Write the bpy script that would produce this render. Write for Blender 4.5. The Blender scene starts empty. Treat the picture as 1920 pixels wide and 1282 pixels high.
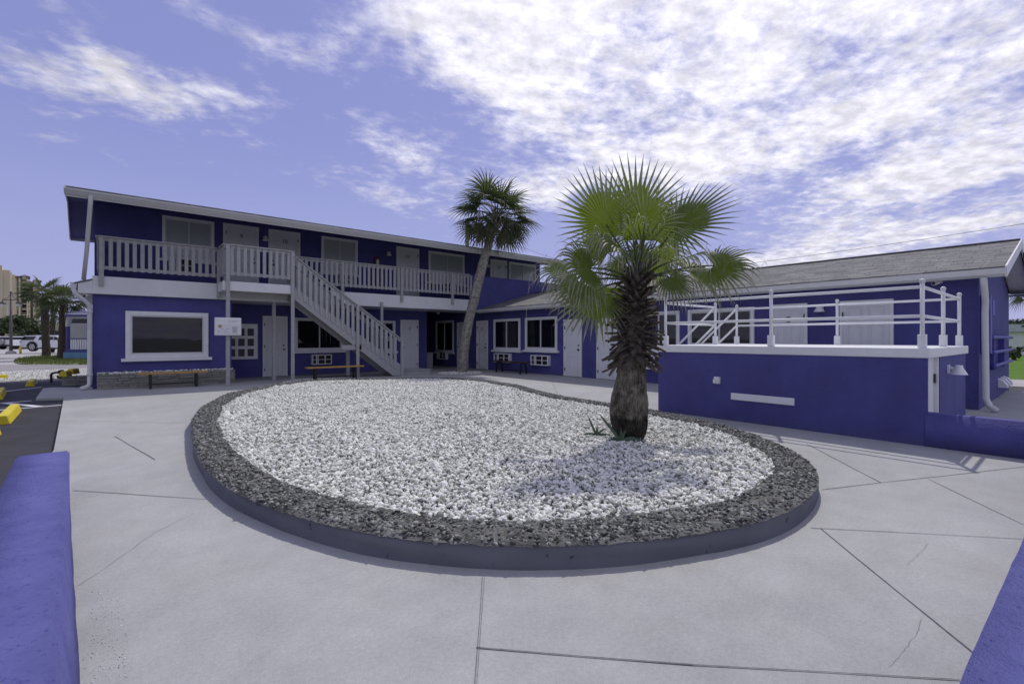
import bpy, bmesh, math, random
import numpy as np
from mathutils import Vector, Matrix
random.seed(7); rng = np.random.default_rng(7)
S = bpy.context.scene
COL = S.collection
R = math.radians
# ---------------------------------------------------------------- survey: camera stands at the origin, eye 1.33 m
F, CX, HY, EYE = 892.0, 960.0, 635.0, 1.33
CA, SA = 0.7675, 0.641           # world x runs along the two-storey wing, world y towards it
def ray(px):
    r = (px-CX)/F
    return (CA*r+SA, -SA*r+CA)
def on_y(px, b):
    d = ray(px); Y = b/d[1]; return d[0]*Y, Y
def on_x(px, a):
    d = ray(px); Y = a/d[0]; return d[1]*Y, Y
def zz(py, Y): return EYE+(HY-py)/F*Y
def G(px, py, z=0.0):
    Y = (EYE-z)*F/(py-HY); d = ray(px); return (d[0]*Y, d[1]*Y)
def P(px, py, Y):
    d = ray(px); return Vector((d[0]*Y, d[1]*Y, zz(py, Y)))
# ---------------------------------------------------------------- materials
def mat(name, base, rough=0.7, spec=0.3, var=0.0, vscale=3.0, bump=0.0, bscale=60.0, metal=0.0, var2=None, bdist=0.01):
    m = bpy.data.materials.new(name); m.use_nodes = True
    nt = m.node_tree; N = nt.nodes; L = nt.links
    p = N['Principled BSDF']
    p.inputs['Base Color'].default_value = (*base, 1)
    p.inputs['Roughness'].default_value = rough
    p.inputs['Specular IOR Level'].default_value = spec
    p.inputs['Metallic'].default_value = metal
    geo = N.new('ShaderNodeNewGeometry')
    if var > 0:
        n = N.new('ShaderNodeTexNoise'); n.inputs['Scale'].default_value = vscale; n.inputs['Detail'].default_value = 8
        n.inputs['Roughness'].default_value = 0.65
        L.new(geo.outputs['Position'], n.inputs['Vector'])
        r = N.new('ShaderNodeMapRange'); r.inputs[1].default_value = 0.3; r.inputs[2].default_value = 0.7
        L.new(n.outputs[0], r.inputs[0])
        mx = N.new('ShaderNodeMix'); mx.data_type = 'RGBA'
        c2 = var2 if var2 else tuple(min(1, c*(1+var)) for c in base)
        mx.inputs[6].default_value = (*[c*(1-var) for c in base], 1) if not var2 else (*base, 1)
        mx.inputs[7].default_value = (*c2, 1)
        L.new(r.outputs[0], mx.inputs[0]); L.new(mx.outputs[2], p.inputs['Base Color'])
    if bump > 0:
        n2 = N.new('ShaderNodeTexNoise'); n2.inputs['Scale'].default_value = bscale; n2.inputs['Detail'].default_value = 5
        L.new(geo.outputs['Position'], n2.inputs['Vector'])
        b = N.new('ShaderNodeBump'); b.inputs['Strength'].default_value = bump; b.inputs['Distance'].default_value = bdist
        L.new(n2.outputs[0], b.inputs['Height']); L.new(b.outputs[0], p.inputs['Normal'])
    return m
M = {}
M['blue'] = mat('blue_stucco', (0.076, 0.074, 0.240), 0.75, 0.3, 0.10, 1.3, 0.55, 38)
def stucco_wear(m):
    nt = m.node_tree; N = nt.nodes; L = nt.links; p = N['Principled BSDF']; g = [n for n in N if n.type == 'NEW_GEOMETRY'][0]
    src = p.inputs['Base Color'].links[0].from_socket
    mp = N.new('ShaderNodeMapping'); mp.inputs['Scale'].default_value = (1.6, 1.6, 1.1); L.new(g.outputs['Position'], mp.inputs[0])
    n = N.new('ShaderNodeTexNoise'); n.inputs['Scale'].default_value = 1; n.inputs['Detail'].default_value = 8; n.inputs['Roughness'].default_value = .7; L.new(mp.outputs[0], n.inputs[0])
    r = N.new('ShaderNodeMapRange'); r.inputs[1].default_value = .35; r.inputs[2].default_value = .68; r.inputs[3].default_value = .86; r.inputs[4].default_value = 1.16; L.new(n.outputs[0], r.inputs[0])
    c = N.new('ShaderNodeMix'); c.data_type = 'RGBA'; c.blend_type = 'MULTIPLY'; c.inputs[0].default_value = 1; L.new(src, c.inputs[6]); L.new(r.outputs[0], c.inputs[7])
    sp = N.new('ShaderNodeSeparateXYZ'); L.new(g.outputs['Position'], sp.inputs[0])
    n2 = N.new('ShaderNodeTexNoise'); n2.inputs['Scale'].default_value = 7; n2.inputs['Detail'].default_value = 8; n2.inputs['Roughness'].default_value = .75; L.new(g.outputs['Position'], n2.inputs['Vector'])
    a = N.new('ShaderNodeMath'); a.operation = 'MULTIPLY_ADD'; a.inputs[1].default_value = -.5; L.new(n2.outputs[0], a.inputs[0]); L.new(sp.outputs[2], a.inputs[2])
    d = N.new('ShaderNodeMapRange'); d.inputs[1].default_value = -.30; d.inputs[2].default_value = -.12; d.inputs[3].default_value = .55; d.inputs[4].default_value = 0; L.new(a.outputs[0], d.inputs[0])
    e = N.new('ShaderNodeMix'); e.data_type = 'RGBA'; e.inputs[7].default_value = (.10, .10, .16, 1); L.new(d.outputs[0], e.inputs[0]); L.new(c.outputs[2], e.inputs[6]); L.new(e.outputs[2], p.inputs['Base Color'])
stucco_wear(M['blue'])
M['bluedark'] = mat('blue_soffit', (0.09, 0.09, 0.26), 0.8, 0.2, 0.08, 2)
M['white'] = mat('white_trim', (0.76, 0.77, 0.76), 0.45, 0.4, 0.05, 5, 0.1, 30)
M['door'] = mat('door_white', (0.70, 0.71, 0.71), 0.4, 0.4, 0.03, 3)
M['grey'] = mat('grey_timber', (0.37, 0.375, 0.37), 0.65, 0.3, 0.10, 9, 0.25, 45)
M['fascia'] = mat('fascia_board', (0.70, 0.71, 0.70), 0.55, 0.3, 0.06, 2.5, 0.1, 30)
M['gutter'] = mat('gutter_metal', (0.60, 0.61, 0.60), 0.4, 0.5, 0.04, 6)
M['black'] = mat('black_metal', (0.02, 0.02, 0.022), 0.45, 0.4)
M['bench'] = mat('bench_wood', (0.46, 0.27, 0.075), 0.4, 0.4, 0.25, 10)
M['benchdark'] = mat('dark_wood', (0.07, 0.032, 0.02), 0.4, 0.4, 0.2, 10)
M['yellow'] = mat('yellow_paint', (0.68, 0.55, 0.03), 0.55, 0.4, 0.12, 8, 0.3, 30)
M['red'] = mat('red_paint', (0.17, 0.012, 0.014), 0.35, 0.5)
M['pipe'] = mat('blue_pipe', (0.075, 0.07, 0.33), 0.5, 0.4)
M['hingem'] = mat('hinge_metal', (0.06, 0.055, 0.05), 0.4, 0.5, metal=0.6)
M['plastic'] = mat('cream_plastic', (0.30, 0.31, 0.30), 0.55, 0.3, 0.1, 5)
M['beige'] = mat('beige_render', (0.62, 0.56, 0.41), 0.9, 0.1, 0.04, 0.1)
M['beigedark'] = mat('beige_recess', (0.42, 0.37, 0.28), 0.9, 0.1)
M['cream'] = mat('cream_trim', (0.80, 0.75, 0.58), 0.9, 0.1)
M['rooftile'] = mat('grey_tile', (0.16, 0.14, 0.15), 0.8, 0.1)
M['pole'] = mat('bronze_pole', (0.09, 0.08, 0.08), 0.5, 0.4)
M['wood'] = mat('weathered_pole', (0.2, 0.18, 0.16), 0.85, 0.2, 0.2, 6)
M['carwhite'] = mat('car_paint_white', (0.72, 0.73, 0.76), 0.25, 0.5)
M['carglass'] = mat('car_glass', (0.01, 0.012, 0.015), 0.06, 0.6)
M['tyre'] = mat('tyre_rubber', (0.015, 0.015, 0.016), 0.8, 0.2)
M['rim'] = mat('wheel_rim', (0.45, 0.45, 0.47), 0.3, 0.5, metal=0.6)
M['lampglass'] = mat('lamp_glass', (0.55, 0.55, 0.52), 0.2, 0.5)
M['teal'] = mat('teal_paint', (0.13, 0.27, 0.38), 0.7, 0.2, 0.1, 3)
M['neighbour'] = mat('pale_stucco', (0.48, 0.50, 0.54), 0.8, 0.2, 0.05, 2)
M['dkwin'] = mat('dark_opening', (0.025, 0.026, 0.032), 0.3, 0.4)
M['lattice'] = mat('dark_soil', (0.10, 0.095, 0.09), 0.95, 0.1, 0.4, 12, 0.5, 40)

def concrete(name, base, joints=True):
    m = bpy.data.materials.new(name); m.use_nodes = True
    nt = m.node_tree; N = nt.nodes; L = nt.links; p = N['Principled BSDF']
    p.inputs['Roughness'].default_value = 0.85; p.inputs['Specular IOR Level'].default_value = 0.25
    g = N.new('ShaderNodeNewGeometry')
    def noise(s, d, r=0.6):
        n = N.new('ShaderNodeTexNoise'); n.inputs['Scale'].default_value = s; n.inputs['Detail'].default_value = d
        n.inputs['Roughness'].default_value = r; L.new(g.outputs['Position'], n.inputs['Vector']); return n.outputs[0]
    def mrange(x, a, b, c, d):
        r = N.new('ShaderNodeMapRange'); 
        for i, v in enumerate((a, b, c, d)): r.inputs[i+1].default_value = v
        L.new(x, r.inputs[0]); return r.outputs[0]
    def mul(x, y):
        q = N.new('ShaderNodeMath'); q.operation = 'MULTIPLY'; L.new(x, q.inputs[0]); L.new(y, q.inputs[1]); return q.outputs[0]
    big = mrange(noise(0.38, 7, 0.6), 0.3, 0.7, 0.86, 1.10)
    mid = mrange(noise(3.0, 9, 0.75), 0.3, 0.7, 0.90, 1.08)
    fine = mul(mrange(noise(170, 2), 0.3, 0.7, 0.88, 1.10), mrange(noise(48, 4, 0.7), 0.3, 0.7, 0.91, 1.07))
    spot = mrange(noise(22, 5, 0.75), 0.24, 0.34, 0.80, 1.0)
    stain = mrange(noise(1.6, 9, 0.75), 0.27, 0.40, 0.86, 1.0)
    v = mul(mul(mul(big, mid), fine), mul(spot, stain))
    c = N.new('ShaderNodeMix'); c.data_type = 'RGBA'; c.blend_type = 'MULTIPLY'; c.inputs[0].default_value = 1
    c.inputs[6].default_value = (*base, 1); L.new(v, c.inputs[7]); 
    warm = N.new('ShaderNodeMix'); warm.data_type = 'RGBA'; warm.blend_type = 'MULTIPLY'
    warm.inputs[7].default_value = (1.0, 0.985, 0.95, 1); L.new(c.outputs[2], warm.inputs[6])
    L.new(mrange(noise(0.9, 4), 0.45, 0.65, 0, 1), warm.inputs[0]); L.new(warm.outputs[2], p.inputs['Base Color'])
    b = N.new('ShaderNodeBump'); b.inputs['Strength'].default_value = 0.35; b.inputs['Distance'].default_value = 0.004
    L.new(noise(120, 5, 0.7), b.inputs['Height']); L.new(b.outputs[0], p.inputs['Normal'])
    return m
M['concrete'] = concrete('painted_concrete', (0.395, 0.402, 0.388))
M['concrete2'] = concrete('plain_concrete', (0.40, 0.39, 0.37))
M['sidewalk'] = concrete('sidewalk_concrete', (0.30, 0.29, 0.28))
M['curb'] = mat('curb_paint', (0.27, 0.275, 0.33), 0.8, 0.2, 0.12, 5, 0.4, 50)
def curbside():
    m = mat('curb_wall_paint', (0.25, 0.255, 0.32), 0.8, 0.2)
    nt = m.node_tree; N = nt.nodes; L = nt.links; p = N['Principled BSDF']
    g = [n for n in N if n.type == 'NEW_GEOMETRY'][0]
    n = N.new('ShaderNodeTexNoise'); n.inputs['Scale'].default_value = 9; n.inputs['Detail'].default_value = 9; n.inputs['Roughness'].default_value = 0.75
    L.new(g.outputs['Position'], n.inputs['Vector'])
    r = N.new('ShaderNodeMapRange'); r.inputs[1].default_value = 0.615; r.inputs[2].default_value = 0.66; L.new(n.outputs[0], r.inputs[0])
    n2 = N.new('ShaderNodeTexNoise'); n2.inputs['Scale'].default_value = 2.5; n2.inputs['Detail'].default_value = 6; L.new(g.outputs['Position'], n2.inputs['Vector'])
    a = N.new('ShaderNodeMix'); a.data_type = 'RGBA'; a.inputs[6].default_value = (0.115, 0.12, 0.14, 1); a.inputs[7].default_value = (0.19, 0.198, 0.222, 1)
    L.new(n2.outputs[0], a.inputs[0])
    b = N.new('ShaderNodeMix'); b.data_type = 'RGBA'; b.inputs[7].default_value = (0.06, 0.06, 0.065, 1)
    L.new(a.outputs[2], b.inputs[6]); L.new(r.outputs[0], b.inputs[0]); L.new(b.outputs[2], p.inputs['Base Color'])
    bp = N.new('ShaderNodeBump'); bp.inputs['Strength'].default_value = 0.6; bp.inputs['Distance'].default_value = 0.01
    L.new(n.outputs[0], bp.inputs['Height']); L.new(bp.outputs[0], p.inputs['Normal'])
    return m
M['curbside'] = curbside()
M['asphalt'] = mat('asphalt', (0.043, 0.043, 0.050), 0.8, 0.3, 0.25, 1.6, 0.5, 140)
M['line'] = mat('white_road_paint', (0.70, 0.70, 0.72), 0.7, 0.2, 0.1, 9)
M['joint'] = mat('joint_dark', (0.16, 0.16, 0.165), 0.95, 0.1, 0.35, 12)
M['crack'] = mat('crack_grey', (0.30, 0.305, 0.31), 0.95, 0.1, 0.3, 10)
M['street'] = mat('street_concrete', (0.42, 0.41, 0.39), 0.9, 0.1, 0.12, 0.4)
M['far'] = mat('far_ground', (0.20, 0.20, 0.19), 0.95, 0.1, 0.2, 0.05)
M['grass'] = mat('lawn_grass', (0.10, 0.19, 0.025), 0.9, 0.1, 0.35, 2.0, 0.6, 50, bdist=0.03)
M['weeds'] = mat('weedy_grass', (0.10, 0.15, 0.04), 0.9, 0.1, 0.4, 0.9, 0.6, 20, bdist=0.05, var2=(0.38, 0.37, 0.27))
M['tufts'] = mat('weed_blades', (0.09, 0.13, 0.035), 0.9, 0.1, 0.3, 1.5, 0, var2=(0.22, 0.25, 0.08))
M['trunk'] = mat('palm_bark', (0.075, 0.062, 0.048), 0.95, 0.1, 0.35, 9, 0.8, 30, bdist=0.03)
M['trunkgrey'] = mat('grey_palm_bark', (0.11, 0.10, 0.08), 0.95, 0.1, 0.35, 9, 0.9, 22, var2=(0.46, 0.44, 0.38), bdist=0.04)
M['boots'] = mat('old_leaf_bases', (0.055, 0.042, 0.034), 0.85, 0.2, 0.5, 22, 0.6, 60, var2=(0.17, 0.145, 0.12))
M['foliage'] = mat('tree_leaves', (0.085, 0.115, 0.055), 0.8, 0.2, 0.35, 1.2)
M['agave'] = mat('agave_leaf', (0.09, 0.14, 0.09), 0.5, 0.4, 0.2, 12)
M['stones_m'] = None

def stonemat(name, c1, c2, c3):
    m = bpy.data.materials.new(name); m.use_nodes = True
    nt = m.node_tree; N = nt.nodes; L = nt.links; p = N['Principled BSDF']
    p.inputs['Roughness'].default_value = 0.85; p.inputs['Specular IOR Level'].default_value = 0.2
    g = N.new('ShaderNodeNewGeometry')
    cr = N.new('ShaderNodeValToRGB'); cr.color_ramp.elements[0].color = (*c1, 1); cr.color_ramp.elements[1].color = (*c3, 1)
    e = cr.color_ramp.elements.new(0.36); e.color = (*c2, 1)
    L.new(g.outputs['Random Per Island'], cr.inputs[0])
    n = N.new('ShaderNodeTexNoise'); n.inputs['Scale'].default_value = 55; n.inputs['Detail'].default_value = 4; L.new(g.outputs['Position'], n.inputs['Vector'])
    r = N.new('ShaderNodeMapRange'); r.inputs[1].default_value = 0.3; r.inputs[2].default_value = 0.7; r.inputs[3].default_value = 0.86; r.inputs[4].default_value = 1.06
    L.new(n.outputs[0], r.inputs[0])
    c = N.new('ShaderNodeMix'); c.data_type = 'RGBA'; c.blend_type = 'MULTIPLY'; c.inputs[0].default_value = 1
    L.new(cr.outputs[0], c.inputs[6]); L.new(r.outputs[0], c.inputs[7]); L.new(c.outputs[2], p.inputs['Base Color'])
    b = N.new('ShaderNodeBump'); b.inputs['Strength'].default_value = 0.4; b.inputs['Distance'].default_value = 0.004
    L.new(n.outputs[0], b.inputs['Height']); L.new(b.outputs[0], p.inputs['Normal'])
    return m
M['gravel'] = stonemat('white_marble_gravel', (0.22, 0.225, 0.205), (0.70, 0.71, 0.63), (0.92, 0.92, 0.84))
M['rubble'] = stonemat('grey_rubble', (0.035, 0.036, 0.032), (0.13, 0.132, 0.118), (0.36, 0.365, 0.33))
M['gravelbed'] = mat('gravel_bed', (0.42, 0.42, 0.42), 0.95, 0.1, 0.3, 18, 0.8, 40, bdist=0.03)
M['cap'] = mat('rough_curb_cap', (0.045, 0.046, 0.042), 0.95, 0.1, 0.5, 5, 0.9, 70, var2=(0.24, 0.243, 0.22), bdist=0.02)

def shingles():
    m = bpy.data.materials.new('roof_shingles'); m.use_nodes = True
    nt = m.node_tree; N = nt.nodes; L = nt.links; p = N['Principled BSDF']
    p.inputs['Roughness'].default_value = 0.95; p.inputs['Specular IOR Level'].default_value = 0.1
    tc = N.new('ShaderNodeTexCoord')
    br = N.new('ShaderNodeTexBrick'); br.inputs['Scale'].default_value = 1.0
    br.inputs['Brick Width'].default_value = 0.30; br.inputs['Row Height'].default_value = 0.135
    br.inputs['Mortar Size'].default_value = 0.008; br.inputs['Mortar Smooth'].default_value = 0.3
    br.inputs['Color1'].default_value = (0.175, 0.176, 0.165, 1); br.inputs['Color2'].default_value = (0.28, 0.28, 0.262, 1)
    br.inputs['Mortar'].default_value = (0.14, 0.14, 0.138, 1); br.offset = 0.37; br.squash = 1.3; br.squash_frequency = 3
    nw = N.new('ShaderNodeTexNoise'); nw.inputs['Scale'].default_value = 2.3; L.new(tc.outputs['UV'], nw.inputs['Vector'])
    va = N.new('ShaderNodeVectorMath'); va.operation = 'MULTIPLY_ADD'; va.inputs[1].default_value = (0.25, 0.012, 0); 
    L.new(nw.outputs[1], va.inputs[0]); L.new(tc.outputs['UV'], va.inputs[2]); L.new(va.outputs[0], br.inputs['Vector'])
    n = N.new('ShaderNodeTexNoise'); n.inputs['Scale'].default_value = 1.2; n.inputs['Detail'].default_value = 9; n.inputs['Roughness'].default_value = 0.7; L.new(tc.outputs['UV'], n.inputs['Vector'])
    r = N.new('ShaderNodeMapRange'); r.inputs[1].default_value = 0.3; r.inputs[2].default_value = 0.7; r.inputs[3].default_value = 0.88; r.inputs[4].default_value = 1.12
    L.new(n.outputs[0], r.inputs[0])
    c = N.new('ShaderNodeMix'); c.data_type = 'RGBA'; c.blend_type = 'MULTIPLY'; c.inputs[0].default_value = 1
    L.new(br.outputs[0], c.inputs[6]); L.new(r.outputs[0], c.inputs[7]); L.new(c.outputs[2], p.inputs['Base Color'])
    b = N.new('ShaderNodeBump'); b.inputs['Strength'].default_value = 0.9; b.inputs['Distance'].default_value = 0.02; b.invert = True
    L.new(br.outputs[1], b.inputs['Height']); L.new(b.outputs[0], p.inputs['Normal'])
    return m
M['shingle'] = shingles()
def stonewall():
    m = bpy.data.materials.new('ledge_stone'); m.use_nodes = True
    nt = m.node_tree; N = nt.nodes; L = nt.links; p = N['Principled BSDF']; p.inputs['Roughness'].default_value = 0.9
    g = N.new('ShaderNodeNewGeometry'); n = N.new('ShaderNodeTexNoise'); n.inputs['Scale'].default_value = 14; n.inputs['Detail'].default_value = 7
    L.new(g.outputs['Position'], n.inputs['Vector'])
    cr = N.new('ShaderNodeValToRGB'); cr.color_ramp.elements[0].color = (0.13, 0.125, 0.115, 1); cr.color_ramp.elements[1].color = (0.32, 0.31, 0.27, 1)
    ad = N.new('ShaderNodeMath'); ad.operation = 'MULTIPLY_ADD'; ad.inputs[1].default_value = 0.5; L.new(g.outputs['Random Per Island'], ad.inputs[0])
    sc = N.new('ShaderNodeMath'); sc.operation = 'MULTIPLY'; sc.inputs[1].default_value = 0.6; L.new(n.outputs[0], sc.inputs[0]); L.new(sc.outputs[0], ad.inputs[2])
    L.new(ad.outputs[0], cr.inputs[0]); L.new(cr.outputs[0], p.inputs['Base Color'])
    b = N.new('ShaderNodeBump'); b.inputs['Strength'].default_value = 0.6; b.inputs['Distance'].default_value = 0.02
    L.new(n.outputs[0], b.inputs['Height']); L.new(b.outputs[0], p.inputs['Normal'])
    return m
M['stone'] = stonewall()
def glass(name, base, rough):
    m = mat(name, base, rough, 0.6)
    nt = m.node_tree; N = nt.nodes; L = nt.links; p = N['Principled BSDF']
    g = N.new('ShaderNodeNewGeometry'); n = N.new('ShaderNodeTexNoise'); n.inputs['Scale'].default_value = 0.9; n.inputs['Detail'].default_value = 2
    L.new(g.outputs['Position'], n.inputs['Vector'])
    b = N.new('ShaderNodeBump'); b.inputs['Strength'].default_value = 0.12; b.inputs['Distance'].default_value = 0.02
    L.new(n.outputs[0], b.inputs['Height']); L.new(b.outputs[0], p.inputs['Normal'])
    return m
M['glass'] = glass('dark_window_glass', (0.006, 0.008, 0.011), 0.02)
M['glassblind'] = glass('window_with_grey_blind', (0.40, 0.43, 0.42), 0.12)

def frondmat(name, green, dry, trans):
    m = bpy.data.materials.new(name); m.use_nodes = True
    nt = m.node_tree; N = nt.nodes; L = nt.links; p = N['Principled BSDF']; out = N['Material Output']
    p.inputs['Roughness'].default_value = 0.5; p.inputs['Specular IOR Level'].default_value = 0.35
    at = N.new('ShaderNodeAttribute'); at.attribute_name = 'dry'
    n = N.new('ShaderNodeTexNoise'); n.inputs['Scale'].default_value = 11; g = N.new('ShaderNodeNewGeometry'); L.new(g.outputs['Position'], n.inputs['Vector'])
    r = N.new('ShaderNodeMapRange'); r.inputs[1].default_value = 0.3; r.inputs[2].default_value = 0.7; r.inputs[3].default_value = 0.65; r.inputs[4].default_value = 1.25; L.new(n.outputs[0], r.inputs[0])
    c = N.new('ShaderNodeMix'); c.data_type = 'RGBA'; c.inputs[6].default_value = (*green, 1); c.inputs[7].default_value = (*dry, 1); L.new(at.outputs['Fac'], c.inputs[0])
    c2 = N.new('ShaderNodeMix'); c2.data_type = 'RGBA'; c2.blend_type = 'MULTIPLY'; c2.inputs[0].default_value = 1
    L.new(c.outputs[2], c2.inputs[6]); L.new(r.outputs[0], c2.inputs[7]); L.new(c2.outputs[2], p.inputs['Base Color'])
    t = N.new('ShaderNodeBsdfTranslucent'); ct = N.new('ShaderNodeMix'); ct.data_type = 'RGBA'; ct.inputs[6].default_value = (*trans, 1); ct.inputs[7].default_value = (*[x*0.8 for x in dry], 1)
    L.new(at.outputs['Fac'], ct.inputs[0]); L.new(ct.outputs[2], t.inputs['Color'])
    mx = N.new('ShaderNodeMixShader'); mx.inputs[0].default_value = 0.42
    L.new(p.outputs[0], mx.inputs[1]); L.new(t.outputs[0], mx.inputs[2]); L.new(mx.outputs[0], out.inputs['Surface'])
    return m
M['frond'] = frondmat('fan_palm_frond', (0.062, 0.098, 0.020), (0.40, 0.39, 0.34), (0.24, 0.33, 0.014))
M['frond2'] = frondmat('cabbage_palm_frond', (0.05, 0.072, 0.032), (0.20, 0.18, 0.13), (0.10, 0.14, 0.04))

# ---------------------------------------------------------------- mesh helpers
class MB:
    def __init__(s): s.v = []; s.f = []; s.uv = None
    def add(s, vs, fs):
        k = len(s.v); s.v += [tuple(v) for v in vs]; s.f += [tuple(i+k for i in f) for f in fs]; return s
    def box(s, x0, x1, y0, y1, z0, z1):
        if x0 > x1: x0, x1 = x1, x0
        if y0 > y1: y0, y1 = y1, y0
        if z0 > z1: z0, z1 = z1, z0
        return s.add([(x0,y0,z0),(x1,y0,z0),(x1,y1,z0),(x0,y1,z0),(x0,y0,z1),(x1,y0,z1),(x1,y1,z1),(x0,y1,z1)],
              [(0,3,2,1),(4,5,6,7),(0,1,5,4),(1,2,6,5),(2,3,7,6),(3,0,4,7)])
    def prism(s, pts, axis, c0, c1):
        """extrude a 2D polygon (ccw) along an axis from c0 to c1"""
        n = len(pts)
        def mk(p, c):
            return (c, p[0], p[1]) if axis == 'x' else ((p[0], c, p[1]) if axis == 'y' else (p[0], p[1], c))
        vs = [mk(p, c0) for p in pts]+[mk(p, c1) for p in pts]
        fs = [tuple(range(n)), tuple(range(2*n-1, n-1, -1))]+[(i, i+n, (i+1) % n+n, (i+1) % n) for i in range(n)]
        return s.add(vs, fs)
    def tube(s, pts, r, n=10, cap=True):
        pts = [Vector(p) for p in pts]; rr = r if isinstance(r, (list, tuple)) else [r]*len(pts)
        k = len(s.v); q = None
        for i, p in enumerate(pts):
            d = (pts[min(i+1, len(pts)-1)]-pts[max(i-1, 0)]).normalized()
            if q is None:
                q = d.cross(Vector((0, 0, 1)))
                if q.length < 1e-2: q = d.cross(Vector((1, 0, 0)))
            q = (q-d*q.dot(d)).normalized(); w = q.cross(d).normalized()
            for j in range(n):
                t = 2*math.pi*j/n; s.v.append(tuple(p+(q*math.cos(t)+w*math.sin(t))*rr[i]))
        for i in range(len(pts)-1):
            for j in range(n):
                a = k+i*n+j; b = k+i*n+(j+1) % n; s.f.append((a, b, b+n, a+n))
        if cap:
            s.f.append(tuple(k+j for j in range(n-1, -1, -1))); e = k+(len(pts)-1)*n; s.f.append(tuple(e+j for j in range(n)))
        return s
    def ball(s, c, r, n=10, m=6, sz=1.0):
        k = len(s.v); c = Vector(c)
        s.v.append(tuple(c+Vector((0, 0, r*sz))))
        for i in range(1, m):
            p = math.pi*i/m
            for j in range(n):
                t = 2*math.pi*j/n; s.v.append((c.x+r*math.sin(p)*math.cos(t), c.y+r*math.sin(p)*math.sin(t), c.z+r*sz*math.cos(p)))
        s.v.append(tuple(c-Vector((0, 0, r*sz))))
        for j in range(n): s.f.append((k, k+1+j, k+1+(j+1) % n))
        for i in range(m-2):
            for j in range(n):
                a = k+1+i*n+j; b = k+1+i*n+(j+1) % n; s.f.append((a, a+n, b+n, b))
        e = len(s.v)-1
        for j in range(n): s.f.append((e, e-n+(j+1) % n, e-n+j))
        return s
def link(o, parent=None, root=None):
    COL.objects.link(o)
    if parent is not None: o.parent = parent
    return o
def build(mb, name, m, parent=None, bevel=0.0, smooth=False, seg=1):
    me = bpy.data.meshes.new(name); me.from_pydata(mb.v, [], mb.f); me.materials.append(M[m] if isinstance(m, str) else m)
    o = bpy.data.objects.new(name, me); COL.objects.link(o)
    if parent is not None:
        o.parent = parent
        if parent.get('_w'): o.location = -Vector(parent['_w'])
    if smooth: me.polygons.foreach_set('use_smooth', [True]*len(me.polygons))
    if bevel > 0:
        b = o.modifiers.new('bevel', 'BEVEL'); b.width = bevel; b.segments = seg; b.limit_method = 'ANGLE'; b.angle_limit = R(35)
    me.update(); return o
def thing(name, loc, label, cat, group=None, world=True, rz=0):
    """an Empty at the thing's base; world=True: its parts are given in world coordinates"""
    o = bpy.data.objects.new(name, None); COL.objects.link(o); o.location = loc; o.rotation_euler = (0, 0, rz)
    o.empty_display_size = 0.2
    o['label'] = label; o['category'] = cat
    if group: o['group'] = group
    if world: o['_w'] = list(loc)
    return o
def tag(o, label, cat, group=None):
    o['label'] = label; o['category'] = cat
    if group: o['group'] = group
    return o
def struct(mb, name, m, label, kind='structure'):
    o = build(mb, name, m); o['kind'] = kind; o['label'] = label; o['category'] = name.split('.')[0].replace('_', ' '); return o
def sheet(pts, z):
    mb = MB(); mb.add([(p[0], p[1], z) for p in pts], [tuple(range(len(pts)))]); return mb
def ccw(pts):
    A = sum(pts[i][0]*pts[(i+1) % len(pts)][1]-pts[(i+1) % len(pts)][0]*pts[i][1] for i in range(len(pts)))
    return pts if A > 0 else pts[::-1]
def place(o, loc, rz, parent):
    """put a locally built part at a world place under its thing"""
    o.parent = parent; w = Vector(parent['_w']) if parent.get('_w') else Vector((0, 0, 0))
    o.location = Vector(loc)-w; o.rotation_euler = (0, 0, rz); return o
def text_mesh(txt, size, m, parent, x, y, z, depth=0.004, name='number', align='CENTER'):
    cu = bpy.data.curves.new('t', 'FONT'); cu.body = txt; cu.size = size; cu.extrude = depth/2; cu.align_x = align; cu.align_y = 'CENTER'
    t = bpy.data.objects.new('t', cu); COL.objects.link(t); dg = bpy.context.evaluated_depsgraph_get()
    me = bpy.data.meshes.new_from_object(t.evaluated_get(dg)); bpy.data.objects.remove(t)
    me.transform(Matrix.Translation((x, y, z)) @ Matrix.Rotation(R(90), 4, 'X')); me.materials.clear(); me.materials.append(M[m])
    o = bpy.data.objects.new(name, me); COL.objects.link(o); o.parent = parent; return o
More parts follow.
